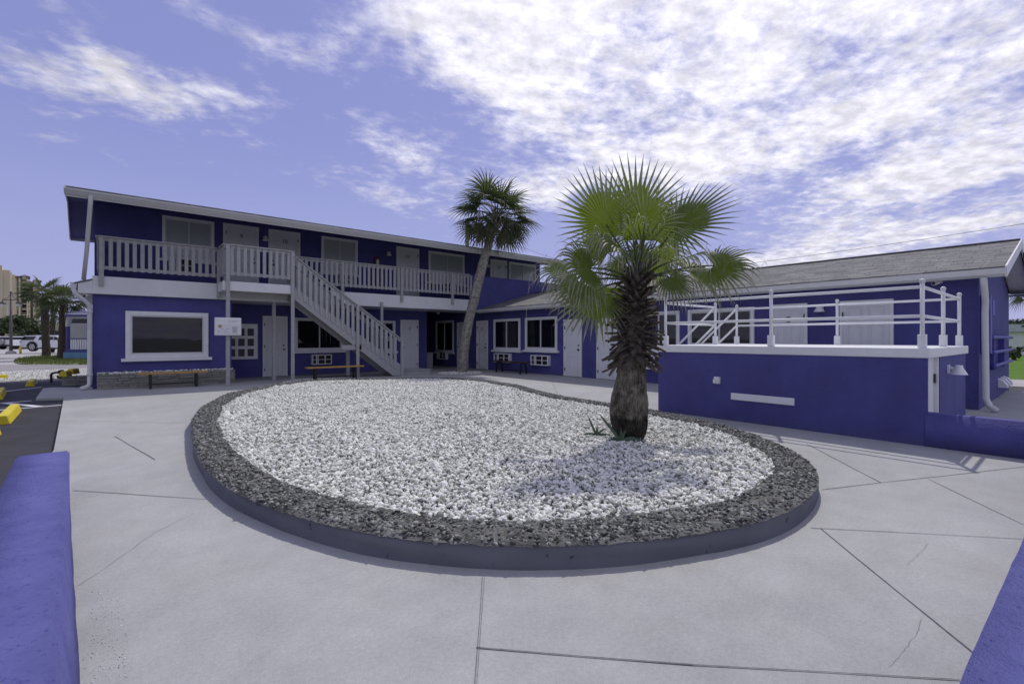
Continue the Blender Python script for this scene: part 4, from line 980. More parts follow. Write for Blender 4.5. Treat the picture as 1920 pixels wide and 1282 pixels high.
make_lamp(PH, (X0+1.38, Y0_, .90), 0, .78)
ob = MB().box(-.02, 0, -.055, .055, -.055, .06).box(-.05, -.02, -.045, .0, -.05, .055).box(-.06, -.02, .004, .05, -.045, .02)
o = build(ob, 'outlet_cover', 'white', bevel=.005); place(o, (X0, on_x(1345, X0)[0], zz(713, on_x(1345, X0)[1])), 0, PH)
b0, Ya = on_x(1371, X0); b1, Yb = on_x(1490, X0)
build(MB().box(X0-.02, X0, b1, b0, zz(748.5, Ya), zz(736, Ya)), 'plate', 'white', PH, bevel=.006)
# steps
STP = thing('concrete_steps', (9.6, Y1_, 0), 'white-edged concrete steps climbing the back of the pump house to its deck', 'steps')
for i in range(5):
    z = 1.215-(i+1)*.2025; y0 = Y1_+.021+i*.22
    build(MB().box(9.55, 10.62, y0, y0+.22+ (0.0), 0, z-.04), 'riser', 'concrete', STP); build(MB().box(9.53, 10.64, y0-.001, y0+.235, z-.038, z), 'tread', 'white', STP, bevel=.004)
# pipe rail
PR = thing('pipe_railing', (7.75, 4.90, TOP), 'white pipe railing with ball-topped posts round the pump house deck', 'railing')
PT = 2.03; PM = TOP+.40
def ppost(x, y, zb=TOP, zt=PT):
    o = build(MB().tube([(x, y, zb), (x, y, zt)], .024, 12), 'post', 'white', PR, smooth=True)
    build(MB().ball((x, y, zt+.02), .034, 12, 8), 'ball_cap', 'gutter', o, smooth=True)
    build(MB().box(x-.042, x+.042, y-.042, y+.042, zb, zb+.17), 'post_base', 'white', o, bevel=.006)
yF, yR = 4.90, 1.28; xF, xR = 7.77, 10.58
for (x, y) in ((xF, yF), (xF, (yF+yR)/2-.02), (xF, yR), (xR, yR), ((xF+xR)/2, yR), (xR, (yF+yR)/2-.1), (xR, yF), (9.62, yF)): ppost(x, y)
for z in (PT-.05, PM):
    for seg in (((xF, yF), (xF, yR)), ((xF, yR), (xR, yR)), ((xR, yR), (xR, yF)), ((xF, yF), (9.62, yF))):
        build(MB().tube([(*seg[0], z), (*seg[1], z)], .021, 10), 'rail', 'white', PR, smooth=True)
for x in (9.62, xR):
    for z in (PT-.04, PM):
        build(MB().tube([(x, yF, z), (x, yF+1.15, z-1.08)], .021, 10), 'rail', 'white', PR, smooth=True)
    build(MB().tube([(x, yF+1.15, 0), (x, yF+1.15, PT-.04-1.05)], .022, 10), 'post', 'white', PR, smooth=True)
# ================================================================ low walls
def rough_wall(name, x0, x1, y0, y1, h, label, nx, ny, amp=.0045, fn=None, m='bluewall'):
    """a thick stuccoed wall with slightly wandering edges and a rounded top"""
    bm = bmesh.new(); bmesh.ops.create_cube(bm, size=1)
    for v in bm.verts: v.co = Vector((x0+(v.co.x+.5)*(x1-x0), y0+(v.co.y+.5)*(y1-y0), (v.co.z+.5)*(h+.09)-.09))
    bmesh.ops.bevel(bm, geom=[e for e in bm.edges if min(v.co.z for v in e.verts) > 0 or abs(e.verts[0].co.z-e.verts[1].co.z) > .1], offset=.014, segments=2, affect='EDGES')
    bmesh.ops.subdivide_edges(bm, edges=[e for e in bm.edges if e.calc_length() > .5], cuts=60, use_grid_fill=True)
    for v in bm.verts:
        if v.co.z > .01:
            n = Vector((mnoise.noise(v.co*7), mnoise.noise(v.co*7+Vector((9, 0, 0))), mnoise.noise(v.co*5+Vector((0, 9, 0)))*.6)); v.co += n*amp
        else: v.co += Vector((mnoise.noise(v.co*3), mnoise.noise(v.co*3+Vector((5, 0, 0))), 0))*amp*1.5
    if fn:
        for v in bm.verts: v.co = fn(v.co)
    me = bpy.data.meshes.new(name); bm.to_mesh(me); bm.free(); me.materials.append(M[m])
    me.polygons.foreach_set('use_smooth', [True]*len(me.polygons))
    o = bpy.data.objects.new(name, me); COL.objects.link(o); tag(o, label, 'wall'); return o
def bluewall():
    m = mat('sunlit_weathered_blue_paint', (0.135, 0.125, 0.47), 0.8, 0.25)  # building blue, lightened in colour to stand in for sunlight; mottle and pits are wear
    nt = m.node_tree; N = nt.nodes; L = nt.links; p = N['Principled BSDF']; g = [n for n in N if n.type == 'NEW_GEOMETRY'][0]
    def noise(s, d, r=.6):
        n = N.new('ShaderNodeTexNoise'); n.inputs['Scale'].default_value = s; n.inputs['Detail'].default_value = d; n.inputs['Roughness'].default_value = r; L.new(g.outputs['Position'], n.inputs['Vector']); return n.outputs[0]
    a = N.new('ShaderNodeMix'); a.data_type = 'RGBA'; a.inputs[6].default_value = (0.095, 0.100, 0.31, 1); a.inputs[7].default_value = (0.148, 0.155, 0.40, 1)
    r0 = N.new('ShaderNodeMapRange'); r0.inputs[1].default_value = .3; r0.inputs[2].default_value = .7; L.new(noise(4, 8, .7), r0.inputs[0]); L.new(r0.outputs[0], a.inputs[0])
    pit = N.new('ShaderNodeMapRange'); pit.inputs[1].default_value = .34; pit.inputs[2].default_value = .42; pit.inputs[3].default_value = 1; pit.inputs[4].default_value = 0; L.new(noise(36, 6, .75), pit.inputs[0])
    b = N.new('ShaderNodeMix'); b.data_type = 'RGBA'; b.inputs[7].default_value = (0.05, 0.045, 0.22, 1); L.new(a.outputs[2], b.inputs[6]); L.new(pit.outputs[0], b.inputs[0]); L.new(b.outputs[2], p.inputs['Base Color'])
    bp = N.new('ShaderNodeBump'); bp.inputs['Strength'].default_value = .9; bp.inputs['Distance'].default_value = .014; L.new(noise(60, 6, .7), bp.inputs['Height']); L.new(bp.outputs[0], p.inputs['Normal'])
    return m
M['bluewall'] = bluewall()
def skew_left(c):
    k = 5.6-c.y; right = (c.x+.62)/.32
    return Vector((c.x+.045*k+right*(1-max(0, min(1, c.z/.37)))*.022*k, c.y, c.z))
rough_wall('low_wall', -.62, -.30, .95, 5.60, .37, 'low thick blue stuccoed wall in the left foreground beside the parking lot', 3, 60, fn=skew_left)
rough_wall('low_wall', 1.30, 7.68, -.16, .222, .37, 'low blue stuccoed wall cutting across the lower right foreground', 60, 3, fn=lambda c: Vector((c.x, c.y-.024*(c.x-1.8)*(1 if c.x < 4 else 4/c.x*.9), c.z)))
rough_wall('low_wall', X0-.010, X0+.20, .21, Y0_+.04, .41, 'low blue wall running right from the pump house, with the alley behind', 3, 10, m='blue')
RGT0 = Vector((CA, -SA, 0))
# ================================================================ benches
def bench(loc, L_, rz, m, label, group, h=.44, dp=.30, splay=0.0):
    t = thing('bench', loc, label, 'bench', group, world=False, rz=rz)
    s = MB(); 
    s.box(-L_/2, L_/2, -dp/2, -.006, h-.045, h).box(-L_/2, L_/2, .006, dp/2, h-.045, h)
    o = build(s, 'seat', m, t, bevel=.008, seg=2)
    for sx in (-1, 1):
        x = sx*(L_/2-.27)
        for sy in (-1, 1):
            q = MB(); y = sy*(dp/2-.05); k = sy*splay
            q.add([(x-.028, y-.022+k, 0), (x+.028, y-.022+k, 0), (x+.028, y+.022+k, 0), (x-.028, y+.022+k, 0), (x-.028, y-.022, h-.046), (x+.028, y-.022, h-.046), (x+.028, y+.022, h-.046), (x-.028, y+.022, h-.046)],
                  [(0, 3, 2, 1), (4, 5, 6, 7), (0, 1, 5, 4), (1, 2, 6, 5), (2, 3, 7, 6), (3, 0, 4, 7)])
            build(q, 'leg', 'black', t)
        build(MB().box(x-.02, x+.02, -dp/2+.03, dp/2-.03, h-.085, h-.047), 'bracket', 'black', t)
    build(MB().box(-L_/2+.298, L_/2-.298, -.02, .02, .10, .135), 'stretcher', 'black', t)
    return t
bench((1.24, 15.88, 0), 1.56, 0, 'bench', 'orange wooden bench on black legs in front of the stone planter', 'orange benches', h=.43)
bench((5.44, 15.36, 0), 1.80, 0, 'bench', 'orange wooden bench on black legs beneath the staircase beside the gravel', 'orange benches', h=.45)
bench((11.85, 14.25, 0), 2.0, R(90), 'benchdark', 'dark brown bench against the single-storey wall beneath its sliding windows', None, h=.46, splay=.06)
# ================================================================ wheel stops
def wheel_stop(c, L_, rz, label, z=-.05, tilt=0.0):
    m = MB(); h = .15; pr = [(-.10, 0), (.10, 0), (.062, h*.93), (.045, h), (-.045, h), (-.062, h*.93)]
    m.prism(pr, 'x', -L_/2, L_/2)
    bm = bmesh.new()
    o = build(m, 'wheel_stop', 'yellow', bevel=.01); o.location = (c[0], c[1], z); o.rotation_euler = (tilt, 0, rz)
    tag(o, label, 'wheel stop', 'yellow parking wheel stops'); return o
wheel_stop((-1.42, 12.0), 1.83, R(92), 'yellow concrete wheel stop whose near end is chipped, beside the crossing white lines')
wheel_stop((-1.32, 9.1), 1.83, R(92), 'yellow concrete wheel stop nearest the low blue wall, cut by the left edge')
wheel_stop((-2.12, 16.6), 1.9, R(95), 'yellow concrete wheel stop lying across the middle parking bay line')
wheel_stop((-1.90, 20.1), 1.3, R(92), 'short-looking yellow wheel stop farthest back before the gravel verge')
g5 = G(-10, 712, -.04); wheel_stop((g5[0]-.6, g5[1]+.2), 1.8, R(25), 'faded grey-yellow wheel stop lying along the gravel edge at far left')
# timber planter left of the downpipe with two broken wheel stops on it
q0 = G(115.5, 724, 0); q1 = G(171, 722, 0)
TP = thing('timber_planter', (q0[0], q0[1], 0), 'low weathered planter wall left of the downpipe carrying broken yellow blocks', 'planter')
ledge('stone_wall', TP, q0[0], -.58, q0[1], q0[1]+.35, .27)
for (px, Y, rz, zz0, lb) in ((122.5, 13.55, 80, .262, 'broken yellow wheel stop piece lying at the front of the low planter'), (136.5, 14.0, 76, .30, 'broken yellow wheel stop piece leaning behind another on the low planter')):
    p = P(px, 700, Y)
    wheel_stop((p.x, p.y), .46, R(rz), lb, z=zz0, tilt=.06)
pv = MB(); a0 = P(96, 709, 14.9); vz0 = -.04
def vq(dx, z, dy=0): return a0*1.0+RGT0*dx+Vector((0, 0, z-a0.z))
pv.tube([vq(0, vz0), vq(0, .20), vq(.03, .245), vq(.08, .26), vq(.34, .29)], .033, 8)
pv.tube([vq(.26, .285), vq(.30, .29)], .065, 10).tube([vq(.22, .14), vq(.40, .14)], .055, 8).tube([vq(.34, .20), vq(.34, .36)], [.07, .035], 8).tube([vq(.33, .29), vq(.60, .30), vq(.62, .1)], .035, 8)
tag(build(pv, 'water_valve', 'black'), 'black backflow valve and bent pipe standing in the gravel verge', 'water valve')

# ================================================================ fan palms
def fan(h, tip, nrm, spread, nseg, droop, fuse=.5, dry0=.0, tipdry=.0, seed=0, pleat=.5, curl=0.0, wid=1.0, side_short=.35):
    """one palmate blade: h hastula, tip end of the middle segment; returns verts, faces, dryness"""
    rr = random.Random(seed); h = Vector(h); tip = Vector(tip); d = tip-h; Rr = d.length; d.normalize()
    nrm = Vector(nrm); nrm = (nrm-d*nrm.dot(d)).normalized(); s = nrm.cross(d)
    V, Fc, D = [], [], []
    dth = R(spread)/nseg; NR = 11
    rs = [0, .12, .25, .38, .5, .6, .7, .79, .87, .94, 1.0]
    hw = math.tan(dth/2)
    for i in range(nseg):
        th = -R(spread)/2+(i+.5)*dth; fr = abs(th)/(R(spread)/2)
        Ls = Rr*(1-side_short*fr**2.2)*rr.uniform(.93, 1.05); fu = fuse*(1-.25*fr)*rr.uniform(.96, 1.03)
        dr = dry0+rr.uniform(-.05, .1); kd = droop*rr.uniform(.6, 1.4); kc = curl*rr.uniform(.3, 1.7)
        tw = rr.uniform(-.25, .25)
        base = d*math.cos(th)+s*math.sin(th); side = -d*math.sin(th)+s*math.cos(th)
        k = len(V); pos = Vector(h); last = 0
        for j, f in enumerate(rs):
            step = (f-last)*Ls; last = f
            g = kd*max(0, f-.35)**1.5*1.9+kc*max(0, f-fu-.02)**1.2*3.0
            dirn = (base+Vector((0, 0, -1))*g).normalized()
            pos = pos+dirn*step
            r_ = f*Ls
            if f <= fu: w = r_*hw
            else: w = fu*Ls*hw*max(.03, 1-((f-fu)/(1-fu))**1.3)*.66*wid
            sd = side if f <= fu else (side+nrm*tw).normalized()
            up = nrm*w*pleat
            dv = min(1, max(0, dr+tipdry*max(0, (f-.45)/.55)**.8))
            V += [pos-sd*w-up*.5, pos+up*.5, pos+sd*w-up*.5]; D += [dv]*3
        for j in range(NR-1):
            a = k+j*3; Fc += [(a, a+1, a+4, a+3), (a+1, a+2, a+5, a+4)]
    return V, Fc, D
class FB:
    def __init__(s): s.v, s.f, s.d = [], [], []
    def add(s, r):
        k = len(s.v); s.v += [tuple(x) for x in r[0]]; s.f += [tuple(i+k for i in f) for f in r[1]]; s.d += r[2]; return s
    def stalk(s, p, q, sag, r0, r1, dry=.25, n=9):
        p, q = Vector(p), Vector(q); mb = MB(); pts = []; 
        for i in range(n):
            t = i/(n-1); c = p.lerp(q, t); c.z += sag*4*t*(1-t); pts.append(c)
        mb.tube(pts, [r0+(r1-r0)*i/(n-1) for i in range(n)], 6); k = len(s.v); s.v += mb.v; s.f += [tuple(i+k for i in f) for f in mb.f]; s.d += [dry]*len(mb.v); return s
    def strands(s, c, r, n, L_, seed, w=.0035):
        rr = random.Random(seed); c = Vector(c)
        for _ in range(n):
            p = c+Vector((rr.gauss(0, r), rr.gauss(0, r), rr.gauss(0, r*.6))); dirn = Vector((rr.uniform(-1, 1), rr.uniform(-1, 1), rr.uniform(-.4, .7))).normalized()
            sd = Vector((rr.uniform(-1, 1), rr.uniform(-1, 1), 0)).normalized(); k = len(s.v); l = L_*rr.uniform(.5, 1.3); m = 6
            for i in range(m+1):
                f = i/m; ww = w*(1-f*.8); s.v += [tuple(p-sd*ww), tuple(p+sd*ww)]; s.d += [.95, .95]
                dirn = (dirn+Vector((rr.uniform(-.25, .25), rr.uniform(-.25, .25), -.55))).normalized(); p = p+dirn*l/m
            for i in range(m): a = k+i*2; s.f.append((a, a+1, a+3, a+2))
        return s
    def build(s, name, m, parent):
        me = bpy.data.meshes.new(name); me.from_pydata(s.v, [], s.f); at = me.attributes.new('dry', 'FLOAT', 'POINT'); at.data.foreach_set('value', s.d)
        me.materials.append(M[m]); me.update(); o = bpy.data.objects.new(name, me); COL.objects.link(o); o.parent = parent
        if parent.get('_w'): o.location = -Vector(parent['_w'])
        return o
tb = P(1180, 823, 5.70); TX, TY = tb.x, tb.y
FP = thing('fan_palm', (TX, TY, .13), 'stout fan palm with shaggy dark leaf bases, ragged green fronds, in the gravel bed', 'palm tree')
def lathe_trunk(name, prof, m, parent, n=40, rough=.012, fs=8, vs=22, rows=None, seed=0):
    """prof: (center, radius) points bottom to top"""
    mb = MB(); K = rows or len(prof); 
    for i in range(K):
        t = i/(K-1)*(len(prof)-1); a = min(int(t), len(prof)-2); f = t-a; f = f*f*(3-2*f) if len(prof) < 14 else f
        c = prof[a][0].lerp(prof[a+1][0], f); r = prof[a][1]+(prof[a+1][1]-prof[a][1])*f
        for j in range(n):
            th = 2*math.pi*j/n; q = Vector((math.cos(th), math.sin(th), 0))
            nz = mnoise.noise(Vector((q.x*fs*.35, q.y*fs*.35, c.z*2+seed)))*rough*1.4+mnoise.noise(Vector((q.x*vs*.4, q.y*vs*.4, c.z*3+seed)))*rough
            nz += mnoise.noise(Vector((q.x*3, q.y*3, c.z*40)))*rough*.5
            mb.v.append(tuple(c+q*(r+nz)))
    for i in range(K-1):
        for j in range(n):
            a = i*n+j; b = i*n+(j+1) % n; mb.f.append((a, b, b+n, a+n))
    mb.f.append(tuple((K-1)*n+j for j in range(n)))
    return build(mb, name, m, parent, smooth=True)
def cpt(px, z, Y=5.70): v = P(px, 635, Y); return Vector((v.x, v.y, z))
prof = [(cpt(1181, .05), .12), (cpt(1181, .13), .165), (cpt(1180, .22), .215), (cpt(1179, .33), .240), (cpt(1178.5, .43), .238), (cpt(1178.5, .50), .246), (cpt(1180, .60), .236), (cpt(1181, .72), .212), (cpt(1183, .84), .193), (cpt(1184, .98), .190), (cpt(1185, 1.10), .188), (cpt(1186, 1.2), .17), (cpt(1190, 1.6), .155), (cpt(1194, 2.0), .12), (cpt(1195, 2.12), .06)]
def fanbark():
    m = mat('fan_palm_bark', (0.11, 0.095, 0.07), 0.95, 0.15)
    nt = m.node_tree; N = nt.nodes; L = nt.links; p = N['Principled BSDF']; g = [n for n in N if n.type == 'NEW_GEOMETRY'][0]
    mp = N.new('ShaderNodeMapping'); mp.inputs['Scale'].default_value = (95, 95, 9); L.new(g.outputs['Position'], mp.inputs[0])
    n = N.new('ShaderNodeTexNoise'); n.inputs['Scale'].default_value = 1; n.inputs['Detail'].default_value = 4; L.new(mp.outputs[0], n.inputs[0])
    n2 = N.new('ShaderNodeTexNoise'); n2.inputs['Scale'].default_value = 9; n2.inputs['Detail'].default_value = 5; L.new(g.outputs['Position'], n2.inputs['Vector'])
    mul = N.new('ShaderNodeMath'); mul.operation = 'MULTIPLY'; L.new(n.outputs[0], mul.inputs[0]); L.new(n2.outputs[0], mul.inputs[1])
    cr = N.new('ShaderNodeValToRGB'); cr.color_ramp.elements[0].position = .14; cr.color_ramp.elements[0].color = (0.035, .03, .022, 1); cr.color_ramp.elements[1].position = .42; cr.color_ramp.elements[1].color = (0.27, .25, .19, 1)
    L.new(mul.outputs[0], cr.inputs[0]); 
    sp = N.new('ShaderNodeSeparateXYZ'); L.new(g.outputs['Position'], sp.inputs[0]); zz2 = N.new('ShaderNodeMath'); zz2.operation = 'MULTIPLY_ADD'; zz2.inputs[1].default_value = .12; L.new(n2.outputs[0], zz2.inputs[0]); L.new(sp.outputs[2], zz2.inputs[2])
    mr = N.new('ShaderNodeMapRange'); mr.inputs[1].default_value = .44; mr.inputs[2].default_value = .50; mr.inputs[3].default_value = .30; mr.inputs[4].default_value = 1; L.new(zz2.outputs[0], mr.inputs[0])
    c = N.new('ShaderNodeMix'); c.data_type = 'RGBA'; c.blend_type = 'MULTIPLY'; c.inputs[0].default_value = 1; L.new(cr.outputs[0], c.inputs[6]); L.new(mr.outputs[0], c.inputs[7]); L.new(c.outputs[2], p.inputs['Base Color'])
    b = N.new('ShaderNodeBump'); b.inputs['Strength'].default_value = 1; b.inputs['Distance'].default_value = .012; L.new(n.outputs[0], b.inputs['Height']); L.new(b.outputs[0], p.inputs['Normal']); return m
M['fanbark'] = fanbark()
prof = [(c, r*.88) for c, r in prof]
trk = lathe_trunk('trunk', prof, 'fanbark', FP, n=72, rows=90, rough=.012)
# dead leaf bases, each a tapering split stub, set in a spiral
lb = MB(); rr = random.Random(4); NB = 210
for i in range(NB):
    f = i/(NB-1); z = 1.06+f*1.06; th = i*2.39996+rr.uniform(-.12, .12)
    px = 1185+10*f; c = cpt(px, z); r = .165-.075*f**1.5
    out = Vector((math.cos(th), math.sin(th), 0)); side = Vector((-out.y, out.x, 0))
    L_ = rr.uniform(.13, .26)*(1.12 if f < .35 else .9); up = -.75+1.55*f+rr.uniform(-.3, .25)
    if f < .10: up = -.95+rr.uniform(-.3, .3)
    d = (out+Vector((0, 0, up))).normalized(); nrm = side.cross(d)
    w0 = rr.uniform(.045, .062); th0 = .014; tl = rr.uniform(-.5, .5)
    p0 = c+out*(r-.03); prev = None; K = 5; bend = rr.uniform(-.5, .3)
    for j in range(K):
        t = j/(K-1); ww = w0*(1-t)**.8*.9+.011; pp_ = p0+d*L_*t+nrm*bend*L_*t*t*.5
        sdv = (side+nrm*tl*t).normalized()
        k = len(lb.v); lb.v += [tuple(pp_-sdv*ww-nrm*th0*.5), tuple(pp_+nrm*th0*.8), tuple(pp_+sdv*ww-nrm*th0*.5), tuple(pp_-nrm*th0*1.2)]
        if prev is not None:
            for q in range(4): lb.f.append((prev+q, prev+(q+1) % 4, k+(q+1) % 4, k+q))
        prev = k
    lb.f.append((prev, prev+1, prev+2, prev+3))
o = build(lb, 'leaf_bases', 'boots', FP); 
crown = cpt(1195, 2.08)
TOC = Vector((-TX, -TY, 0)).normalized(); RGT = Vector((CA, -SA, 0)); FWD = Vector((SA, CA, 0)); UP = Vector((0, 0, 1))
def C3(v): return RGT*v[0]+FWD*v[1]+UP*v[2]
leaves = [ # hastula px,py,Y ; tip px,py,Y ; normal in (right, forward, up) ; spread, nseg, droop, fuse, dry0, tipdry, curl
 ((1137, 421, 5.45), (1072, 322, 5.30), (.1, -1, .15), 255, 44, .03, .52, 0, .25, .02),
 ((1192, 412, 5.90), (1215, 286, 5.95), (-.12, -1, .1), 215, 40, .0, .50, 0, .2, 0),
 ((1267, 426, 5.55), (1382, 348, 5.30), (-.55, -.50, .45), 240, 42, .06, .55, 0, .25, .05),
 ((1272, 488, 5.35), (1362, 456, 4.95), (-.1, -.30, 1), 250, 40, .35, .48, .0, .9, 1.1),
 ((1338, 498, 5.60), (1448, 500, 5.30), (-.25, -.80, .50), 240, 40, .22, .5, .0, .6, .5),
 ((1106, 503, 5.15), (1026, 480, 4.75), (-.25, -1, .35), 300, 44, .35, .45, .0, .9, .9),
 ((1060, 510, 5.80), (990, 512, 5.60), (-.35, -.8, .5), 270, 40, .35, .48, .0, .8, .8),
 ((1118, 546, 5.65), (1085, 640, 5.40), (.0, -1, .25), 210, 38, .05, .55, .0, .45, .15),
 ((1152, 540, 5.85), (1160, 640, 5.75), (.2, -1, .1), 190, 32, .05, .55, .0, .4, .15),
 ((1188, 450, 5.20), (1192, 372, 4.95), (.0, -1, .3), 190, 28, .08, .42, .0, .9, 1.3),
 ((1160, 462, 5.10), (1098, 428, 4.75), (-.2, -.8, .7), 240, 32, .4, .45, .0, .9, 1.3),
 ((1232, 452, 5.95), (1268, 352, 6.05), (.1, -1, .2), 220, 36, .08, .5, 0, .4, .3),
 ((1222, 470, 6.35), (1270, 560, 6.5), (.2, -1, .0), 190, 30, .1, .5, .0, .6, .3),
 ((1140, 474, 6.25), (1078, 412, 6.5), (.2, -1, .3), 230, 34, .15, .5, .0, .5, .4),
 ((1290, 508, 6.15), (1390, 520, 6.4), (.2, -.6, .8), 220, 36, .5, .48, .0, .9, .9),
 ((1170, 440, 6.1), (1145, 332, 6.25), (.1, -1, .0), 190, 32, .0, .5, 0, .3, .1),
 ((1236, 482, 5.1), (1278, 436, 4.7), (.2, -.7, .7), 220, 30, .5, .42, .0, .95, 1.4),
 ((1255, 520, 5.5), (1320, 575, 5.3), (.1, -.8, .5), 220, 34, .4, .48, .05, .9, .7),
 ((1085, 530, 5.4), (1018, 570, 5.2), (-.1, -.9, .5), 240, 36, .4, .48, .05, .8, .7),
 ((1210, 430, 5.45), (1250, 345, 5.35), (.1, -1, .25), 200, 34, .05, .5, 0, .35, .2),
 ((1200, 488, 5.9), (1212, 430, 6.0), (.1, -1, .1), 240, 32, .1, .5, 0, .6, .6),
 ((1170, 500, 6.3), (1110, 500, 6.6), (.1, -1, .3), 230, 32, .3, .48, 0, .8, .7),
]
for i, (h_, t_, n_, sp, ns, dr, fu, d0, td, cu) in enumerate(leaves):
    h3, t3 = P(*h_), P(*t_); fb_ = FB(); fb_.add(fan(h3, t3, C3(n_), sp, int(ns*.80), dr, fu+.03, d0, min(1, td+.3), seed=i*7+1, curl=cu*1.9, wid=1.1))
    fb_.stalk(crown+Vector((0, 0, -.08)), h3, .05 if h3.z < 2.3 else .03, .018, .009, dry=.12)
    fb_.strands(h3.lerp(t3, .5), .11, 26 if td > .5 else 3, .26, i+50, w=.003)
    fb_.build('frond', 'frond', FP)
fb_ = FB(); fb_.strands(crown+Vector((0, 0, .25)), .20, 80, .28, 99, w=.004); 
for k in range(9):
    a = k*.7; e = crown+C3((math.cos(a)*.22, math.sin(a)*.2, .55+.15*math.sin(k*2.1))); fb_.stalk(crown, e, .0, .016, .004, dry=.3)
fb_.build('spear_leaf', 'frond', FP)

# ---- agaves at its foot
def agave(px, py, blades_, label, sc=1.0, seed=1):
    c = P(px, py, 1.19*F/(py-HY)); t = thing('agave', (c.x, c.y, .14), label, 'plant', world=False)
    for i, (dx, dz, L_, bend) in enumerate(blades_):
        m = MB(); K = 9; w = .020*sc; d = (RGT*dx+UP*dz+FWD*(-.25 if i % 2 else .1)).normalized(); p = Vector((0, 0, 0)); sd = FWD.cross(d) if False else Vector((d.z*.3, d.z*.5, 0)).normalized()
        sd = d.cross(TOC).normalized()
        vs = []
        for j in range(K):
            f = j/(K-1); ww = w*(1-f**2.2)*(.7+.5*f if f < .4 else 1)+.001; fold = TOC*ww*.5
            vs += [p-sd*ww, p-fold, p+sd*ww]; d = (d+Vector((0, 0, -bend/K))).normalized(); sd = d.cross(TOC).normalized(); p = p+d*L_/(K-1)
        m.v = [tuple(v) for v in vs]
        for j in range(K-1): a = j*3; m.f += [(a, a+1, a+4, a+3), (a+1, a+2, a+5, a+4)]
        o = build(m, 'blade', 'agave', t); q = o.modifiers.new('t', 'SOLIDIFY'); q.thickness = .003
agave(1164, 827, [(-1, 1.35, .40, .1), (1.0, 1.1, .42, 2.6), (-.5, .7, .22, 3.2), (1, .45, .28, 1.6), (-1, .5, .24, 1.5), (.3, 1.2, .15, .6), (.05, 1, .14, .3)], 'grey-green agave with arching blades right at the foot of the fan palm')
agave(1118.5, 816, [(-.55, 1.2, .27, -.1), (.5, .8, .16, .8), (-1, .5, .18, .9), (1, .5, .18, .9), (.1, 1.2, .12, .2), (.8, .3, .13, .5)], 'small thin agave seedling left of the palm foot', sc=.75)

# ================================================================ leaning cabbage palm in front of the balcony
def palm_crown(center, n, petiole, rad, seed, squash=.95, m='frond2', parent=None, nseg=22, lo=-.75, wid=1.5):
    rr = random.Random(seed); fb_ = FB(); center = Vector(center)
    for i in range(n):
        f = (i+.5)/n; zc = lo+(1-lo)*f**.9; th = i*2.39996+rr.uniform(-.2, .2); q = math.sqrt(max(0, 1-zc*zc))
        d = Vector((math.cos(th)*q, math.sin(th)*q, zc)).normalized(); pl_ = petiole*rr.uniform(.75, 1.1)*(1 if zc > -.3 else .8)
        h3 = center+Vector((d.x*pl_, d.y*pl_, d.z*pl_*squash)); out = (d+Vector((0, 0, -.35))).normalized()
        t3 = h3+out*rad*rr.uniform(.85, 1.15); nn = Vector((-out.x*.7, -out.y*.7, 1))+Vector((rr.uniform(-.5, .5), rr.uniform(-.5, .5), 0))
        fb_.add(fan(h3, t3, nn, rr.uniform(190, 250), nseg, .55+(.3 if zc < 0 else 0), .30, (.5 if zc < -.45 and rr.random() < .6 else .02), .35, seed=seed*100+i, curl=.12, wid=wid, side_short=.3))
        fb_.stalk(center, h3, .06, .016, .008, dry=.2, n=5)
    return fb_.build('crown', m, parent)
sb0 = P(865, 699, 18.8)
SP = thing('cabbage_palm', (sb0.x, sb0.y, 0), 'tall leaning cabbage palm with a mottled grey trunk rising in front of the balcony', 'palm tree')
pth = [(866, 701, .225), (866.5, 690, .21), (869, 668, .19), (872, 640, .19), (877, 610, .19), (883, 585, .19), (891, 552, .185), (899, 520, .18), (907, 490, .18), (915, 462, .165), (922, 440, .155), (928, 418, .11)]
lathe_trunk('trunk', [(P(x, y, 18.8), r) for x, y, r in pth], 'trunkgrey', SP, n=32, rows=160, rough=.022, fs=10)
cc = P(931, 412, 18.8); 
lbm = MB(); rr = random.Random(14)
for i in range(60):
    f = i/59; c = P(920+10*f, 448-40*f, 18.8); th = i*2.4; out = Vector((math.cos(th), math.sin(th), .7*rr.uniform(.4, 1.6))).normalized(); sd = Vector((-out.y, out.x, 0)).normalized(); L_ = rr.uniform(.3, .5); w_ = .05
    p = c+out*.1; lbm.add([p-sd*w_, p+sd*w_, p+out*L_+sd*w_*.5, p+out*L_-sd*w_*.5], [(0, 1, 2, 3)])
o = build(lbm, 'leaf_bases', 'trunkgrey', SP); q = o.modifiers.new('t', 'SOLIDIFY'); q.thickness = .02
palm_crown(cc, 54, 1.05, 1.02, 3, squash=.98, parent=SP, nseg=18, wid=1.7)
# ================================================================ roadside palms
def road_palm(px, pyb, Y, cx, cy, label, seed, n=24, pet=.9, rad=1.0, tr=.22, crown_from=None):
    b = P(px, pyb, Y); t = thing('cabbage_palm', (b.x, b.y, b.z), label, 'palm tree', 'roadside palms', world=True)
    c = P(cx, cy, Y)
    pr = [(b+Vector((0, 0, -.3)), tr*1.15), (b+Vector((0, 0, .3)), tr*1.1), (b.lerp(c, .4), tr), (b.lerp(c, .8), tr*.95), (b.lerp(c, .97), tr*.9), (c, tr*.4)]
    lathe_trunk('trunk', pr, 'trunk', t, n=20, rows=60, rough=.03)
    palm_crown(c+Vector((0, 0, .1)), n, pet, rad, seed, squash=.85, parent=t, nseg=13, wid=2.1)
    return t
road_palm(87, 669, 35.5, 83, 556, 'left one of the two roadside palms on the weedy verge, dark leafy crown', 21, n=26, pet=1.0, rad=1.1, tr=.22)
road_palm(116.5, 673, 31.5, 120, 568, 'right one of the two roadside palms on the weedy verge, next to the arched porch', 22, n=26, pet=.9, rad=1.0, tr=.22)
